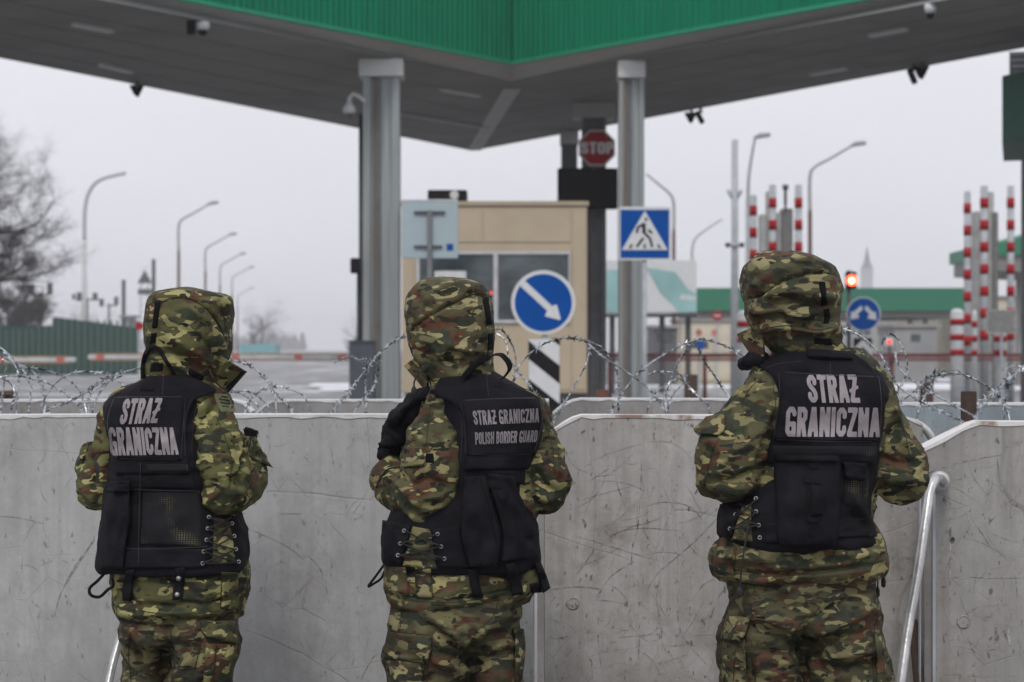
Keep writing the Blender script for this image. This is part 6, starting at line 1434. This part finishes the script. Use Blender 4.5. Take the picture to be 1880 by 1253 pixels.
def ex3(S, E):
    V, Hd, J, T = E['vest'], E['hood'], E['jacket'], E['trousers']; JV, HD, ALL, TR, JT = E['JV'], E['HD'], E['ALL'], E['TR'], E['JT']; s_ = S['Y']
    bp = patch('back_panel', [(1436, 644, 1566, 648), (1412, 657, 1590, 664), (1393, 672, 1612, 687), (1412, 686, 1622, 703), (1424, 706, 1625, 728), (1432, 745, 1625, 760), (1425, 782, 1622, 790), (1412, 815, 1614, 820), (1406, 852, 1606, 852)], JV, 38, 38, .014, M['vest'], V, 4, fold=.003, seed=4)
    R1 = resurf(E, bp)
    lp_ = patch('label_patch', [(1428, 682, 1615, 691), (1430, 730, 1620, 735), (1424, 775, 1621, 780), (1418, 808, 1618, 812)], R1, 30, 22, .005, M['vest'], V, 3, sink=.002)
    patch('collar_roll', [(1479, 639, 1565, 645), (1481, 657, 1568, 661)], R1, 18, 6, .010, M['webbing'], V, 2, .004)
    R2 = resurf(E, bp, lp_)
    lettering('lettering', 'STRAƵ', ((1480, 688), (1572, 688), (1485, 740), (1580, 740)), R2, M['letter'], V, .090)
    lettering('lettering', 'GRANICZNA', ((1444, 747), (1617, 749), (1441, 802), (1615, 803)), R2, M['letter'], V, .090)
    for pth in ([(1430, 683), (1520, 689), (1613, 692)], [(1613, 692), (1618, 735), (1616, 811)], [(1420, 807), (1520, 811), (1616, 811)], [(1430, 684), (1431, 735), (1420, 806)]): ribbon('binding', pth, 2.2, R2, .0022, M['binding'], V, sm=1)
    for pth in ([(1524, 662), (1524, 688)], [(1404, 678), (1430, 668), (1480, 662)], [(1418, 700), (1424, 745), (1414, 800)]): ribbon('stitching', pth, 1.6, R2, .0015, M['binding'], V, sm=1)
    patch('mesh_panel', [(1418, 818, 1612, 820), (1416, 838, 1608, 838)], R1, 20, 5, .003, M['mesh'], V, 2, sink=.001)
    patch('mesh_panel', [(1548, 860, 1596, 858), (1550, 930, 1594, 928)], JV, 10, 10, .004, M['mesh'], V, 2, sink=.001)
    patch('side_pouch', [(1546, 846, 1592, 850), (1550, 880, 1590, 884)], JV, 10, 8, .02, M['vest'], V, 3, .01, fold=.01)
    patch('hem_band', [(1404, 960, 1600, 950), (1400, 1000, 1612, 984)], JV, 26, 10, .008, M['vest'], V, 3, fold=.004)
    bpch = patch('back_pouch', [(1421, 834, 1540, 836), (1420, 862, 1545, 862), (1424, 930, 1542, 930), (1424, 975, 1540, 978), (1432, 1002, 1534, 1004)], JV, 26, 28, .034, M['vest'], V, 4, .018, fold=.010, seed=12)
    R4 = resurf(E, bpch)
    patch('pouch_flap', [(1420, 832, 1541, 834), (1420, 848, 1544, 850)], R4, 18, 6, .006, M['vest'], V, 2, .003, fold=.004)
    patch('handle_tape', [(1483, 846, 1505, 848), (1483, 864, 1505, 864)], R4, 5, 5, .003, M['webbing'], V, 1, sink=.001)
    patch('handle_tape', [(1474, 874, 1503, 875), (1474, 890, 1511, 892)], R4, 6, 5, .004, M['webbing'], V, 1, sink=.001)
    patch('grab_handle', [(1487, 888, 1509, 892), (1489, 920, 1512, 920), (1488, 948, 1512, 946)], R4, 6, 12, .012, M['webbing'], V, 2, .004, sink=.002)
    patch('handle_tape', [(1480, 946, 1514, 944), (1482, 962, 1502, 962)], R4, 6, 5, .004, M['webbing'], V, 1, sink=.001)
    patch('handle_tape', [(1486, 974, 1500, 974), (1486, 988, 1500, 988)], R4, 5, 5, .003, M['webbing'], V, 1, sink=.001)
    ribbon('seam_tape', [(1480, 838), (1480, 920), (1481, 1000)], 3, R4, .002, M['webbing'], V)
    patch('side_panel', [(1322, 925, 1362, 936), (1318, 950, 1352, 960), (1319, 985, 1342, 988)], JV, 10, 14, .012, M['vest'], V, 3, .008, fold=.012)
    patch('lacing_gap', [(1362, 930, 1380, 925), (1352, 958, 1380, 958), (1342, 992, 1384, 996)], JV, 8, 10, .002, E['cm'], V, 3, sink=.003)
    L = [(1352, 946), (1342, 971)]; Rr = [(1389, 917), (1389, 940), (1393, 964), (1395, 987)]
    for p in L + Rr: eyelet(*p, JV, V)
    lacing([((1357, 925), Rr[0]), (L[0], Rr[1]), (L[1], Rr[2])], JV, V)
    cordline('draw_cord', [(1374, 968, -.17), (1368, 1000, -.18), (1362, 1040, -.18), (1358, 1080, -.17)], .0026, M['cord'], V, s_, True)
    patch('strap_buckle', [(1590, 976, 1612, 972), (1592, 988, 1610, 986)], JV, 5, 5, .012, M['webbing'], V, 1)
    for rows in ([(1502, 517, 1515, 517), (1506, 540, 1518, 540), (1507, 563, 1520, 561)], [(1511, 568, 1523, 567), (1513, 582, 1525, 581), (1510, 595, 1522, 595)], [(1494, 620, 1527, 622), (1494, 633, 1528, 634)]):
        patch('velcro_strip', rows, HD, 5, 8, .0035, M['velcro'], Hd, 2, sink=.002)
    b = MB(); b.prism([P(1352, 614, s_ + .01), P(1378, 602, s_ - .03), P(1400, 615, s_ - .07), P(1402, 655, s_ - .06), P(1378, 652, s_ - .01)], (.006, .014, 0)); b.build('collar_flap', E['cm'], J)
    rg_ = remesh([ptube([(1400, 662, -.03, 14), (1378, 668, .03, 15), (1368, 676, .08, 14)], s_)], .006, 1); cloth(rg_, 1.5, 41); link_mesh('shoulder_strap', rg_, M['vest'], V, True)
    patch('pocket_flap', [(1296, 765, 1330, 757), (1284, 778, 1332, 778), (1273, 788, 1330, 792), (1284, 798, 1318, 800)], JV, 12, 10, .012, E['ch'], J, 2, .004)
    ribbon('sleeve_seam', [(1322, 798), (1306, 830), (1296, 870), (1290, 895)], 4, JV, .003, E['cm'], J)
    for (x, y0, y1) in ((1622, 1030, 1062), (1611, 1046, 1080)): cordline('draw_cord', [(x, y0 - 8, -.03), (x + 1, (y0 + y1) / 2, -.035), (x, y1, -.035)], .002, M['cord'], J, s_, True)
    patch('side_pocket', [(1318, 1004, 1350, 1000), (1308, 1030, 1346, 1032), (1312, 1052, 1350, 1058)], ALL, 8, 10, .012, E['ch'], J, 3, .006)
    patch('cargo_pocket', [(1326, 1170, 1368, 1172), (1324, 1215, 1370, 1215), (1326, 1290, 1372, 1290)], TR, 10, 16, .014, E['ch'], T, 3, .008, fold=.008)
    patch('pocket_flap', [(1334, 1130, 1378, 1134), (1326, 1155, 1372, 1158), (1321, 1176, 1360, 1180)], TR, 10, 8, .024, E['ch'], T, 2, .003)
    patch('cargo_pocket', [(1604, 1158, 1622, 1168), (1608, 1200, 1626, 1200), (1610, 1270, 1628, 1270)], TR, 6, 12, .014, E['ch'], T, 2, .006)
    ribbon('centre_seam', [(1507, 1056), (1506, 1080), (1497, 1110), (1482, 1140)], 2.5, TR, .002, E['ct'], T)
def _s3(S, E):
    ex3(S, E)
    seams(S, E, [('HD', 'hood', [[(1363, 552), (1400, 540), (1440, 515), (1500, 500), (1534, 506)], [(1400, 604), (1450, 598), (1500, 606), (1536, 600)]], 1.6),
        ('JV', 'jacket', [[(1308, 1046), (1400, 1058), (1500, 1053), (1608, 1038)], [(1274, 790), (1286, 800), (1316, 801), (1330, 790), (1331, 758)], [(1398, 692), (1372, 720), (1362, 750)], [(1352, 1004), (1348, 1052)], [(1640, 745), (1660, 790), (1670, 840)]], 1.7),
        ('TR', 'trousers', [[(1323, 1176), (1358, 1181), (1372, 1160), (1378, 1136)], [(1372, 1184), (1382, 1215), (1388, 1253)], [(1350, 1190), (1346, 1253)], [(1606, 1152), (1602, 1200), (1604, 1253)]], 2.0)])
S3 = dict(k=3, hamp=.6, Y=5.25, label='hooded border guard on the right, large upright lettering on the black vest', head=(1455, 570), neck=1500, sh=682, torso=(1385, 1640), waist=960, crotch=1140,
    arms=[[(1398, 738, -.02, 50), (1374, 780, -.06, 60), (1345, 838, -.09, 68), (1341, 866, -.07, 63), (1332, 865, .06, 50), (1350, 840, .15, 38), (1400, 825, .22, 27), (1440, 822, .25, 24)],
          [(1592, 738, 0, 38), (1622, 790, 0, 45), (1643, 845, -.02, 54), (1652, 875, 0, 51), (1650, 862, .07, 42), (1620, 842, .15, 34), (1560, 825, .23, 26)]],
    jacket=[(645, 1425, 1580, 0, .10), (662, 1404, 1600, 0, .12), (684, 1382, 1620, 0, .13), (715, 1362, 1640, 0, .138), (760, 1360, 1645, 0, .14), (840, 1370, 1625, 0, .145), (940, 1340, 1600, 0, .15), (985, 1322, 1618, 0, .165), (1012, 1307, 1626, 0, .178), (1035, 1304, 1625, 0, .18), (1052, 1308, 1614, 0, .172), (1062, 1325, 1595, 0, .155)],
    collar=[(606, 1392, 1538, .01, .10), (630, 1408, 1541, .01, .11), (660, 1425, 1570, 0, .11)],
    vest=[(642, 1438, 1568, .01, .09), (662, 1412, 1592, .01, .12), (690, 1402, 1618, 0, .145), (730, 1410, 1626, 0, .165), (800, 1410, 1622, 0, .175), (870, 1400, 1602, 0, .178), (930, 1330, 1597, 0, .178), (965, 1318, 1606, 0, .184), (985, 1322, 1614, 0, .186), (1000, 1345, 1600, 0, .18), (1006, 1380, 1570, 0, .17)],
    hood=[(461, 1415, 1460, .01, .02), (466, 1395, 1488, .01, .08), (478, 1378, 1510, .01, .13), (497, 1366, 1532, .01, .15), (525, 1361, 1541, .01, .16), (560, 1362, 1541, .01, .16), (588, 1370, 1538, .01, .15), (608, 1384, 1541, .01, .135), (632, 1402, 1540, .01, .12), (655, 1425, 1540, .01, .10)],
    pelvis=[(1040, 1338, 1596, 0, .145), (1100, 1334, 1606, 0, .168), (1130, 1332, 1608, 0, .168), (1155, 1345, 1596, 0, .135)],
    legs=[[(1090, 1336, 1465, 0, .145), (1150, 1327, 1476, 0, .155), (1200, 1322, 1470, 0, .145), (1253, 1322, 1466, 0, .14), (1420, 1335, 1450, 0, .10), (1690, 1350, 1430, 0, .075)], [(1090, 1478, 1604, 0, .145), (1150, 1480, 1612, 0, .155), (1200, 1477, 1624, 0, .145), (1253, 1478, 1630, 0, .14), (1420, 1492, 1612, 0, .10), (1690, 1510, 1592, 0, .075)]],
    jstrokes=[([(1385, 690), (1368, 715), (1360, 745)], 3.5, -.006), ([(1420, 740), (1395, 790), (1390, 850)], 9, .009), ([(1400, 860), (1360, 880), (1310, 885)], 8, -.008), ([(1395, 890), (1350, 905), (1310, 895)], 7, .008), ([(1300, 800), (1330, 830), (1380, 820)], 9, .006), ([(1410, 800), (1398, 840), (1405, 880)], 7, -.008),
              ([(1630, 740), (1650, 780), (1670, 830)], 8, .008), ([(1610, 830), (1640, 850), (1690, 850)], 8, -.009), ([(1605, 870), (1640, 880), (1685, 878)], 8, .008), ([(1640, 890), (1660, 905), (1680, 895)], 6, -.006), ([(1312, 1046), (1400, 1054), (1500, 1050), (1610, 1036)], 4, -.010), ([(1320, 1020), (1400, 1030), (1480, 1020)], 9, .007), ([(1530, 1015), (1570, 1022), (1615, 1012)], 8, .007), ([(1340, 990), (1332, 1020), (1340, 1050)], 7, -.008)],
    vstrokes=[([(1560, 900), (1575, 930), (1595, 960)], 8, .008), ([(1556, 940), (1580, 960), (1600, 975)], 7, -.007)],
    hstrokes=[([(1362, 552), (1400, 540), (1440, 515), (1500, 500), (1536, 505)], 3, -.006), ([(1370, 530), (1410, 510), (1450, 490), (1490, 485)], 9, .008), ([(1400, 560), (1450, 552), (1500, 560), (1538, 566)], 8, -.011), ([(1395, 545), (1450, 535), (1505, 545), (1535, 548)], 8, .010), ([(1440, 570), (1460, 580), (1490, 578)], 6, .010), ([(1380, 590), (1430, 582), (1480, 592), (1535, 580)], 7, -.010), ([(1390, 605), (1440, 600), (1500, 608), (1540, 598)], 7, .009),
              ([(1410, 625), (1450, 612), (1500, 622)], 6, -.008), ([(1375, 570), (1400, 575), (1430, 565)], 7, .008), ([(1380, 500), (1395, 525), (1385, 550)], 8, -.006), ([(1430, 475), (1470, 490), (1500, 480)], 6, -.006)],
    tstrokes=[([(1480, 1140), (1472, 1190), (1471, 1253)], 6, -.006), ([(1380, 1110), (1420, 1140), (1470, 1160)], 8, .010), ([(1360, 1140), (1420, 1170), (1465, 1185)], 7, -.010), ([(1390, 1200), (1430, 1215), (1465, 1210)], 7, .010), ([(1488, 1165), (1540, 1150), (1600, 1120)], 8, .011), ([(1490, 1190), (1545, 1175), (1600, 1160)], 8, -.011), ([(1492, 1215), (1550, 1200), (1608, 1195)], 8, .010), ([(1490, 1140), (1530, 1115), (1580, 1095)], 7, -.008), ([(1350, 1085), (1400, 1090), (1450, 1085)], 7, .006), ([(1385, 1170), (1378, 1253)], 3, -.006), ([(1500, 1240), (1560, 1225), (1605, 1225)], 8, -.009)],
    extra=_s3)
for S in (S1, S2, S3): build_guard(S)
# ------------------------------------------------------------------ mist between here and the skyline
hz = MB(); hz.box(-1600, 1600, -60, 3100, -1.5, 42)
hm_ = bpy.data.materials.new('mist'); hm_.use_nodes = True; t_ = hm_.node_tree; t_.nodes.remove(t_.nodes['Principled BSDF'])
pv = t_.nodes.new('ShaderNodeVolumePrincipled'); pv.inputs['Color'].default_value = (.97, .975, 1, 1); pv.inputs['Density'].default_value = .0007; pv.inputs['Anisotropy'].default_value = .2
t_.links.new(pv.outputs[0], t_.nodes['Material Output'].inputs['Volume'])
setp(hz.build('haze', hm_), kind='stuff')
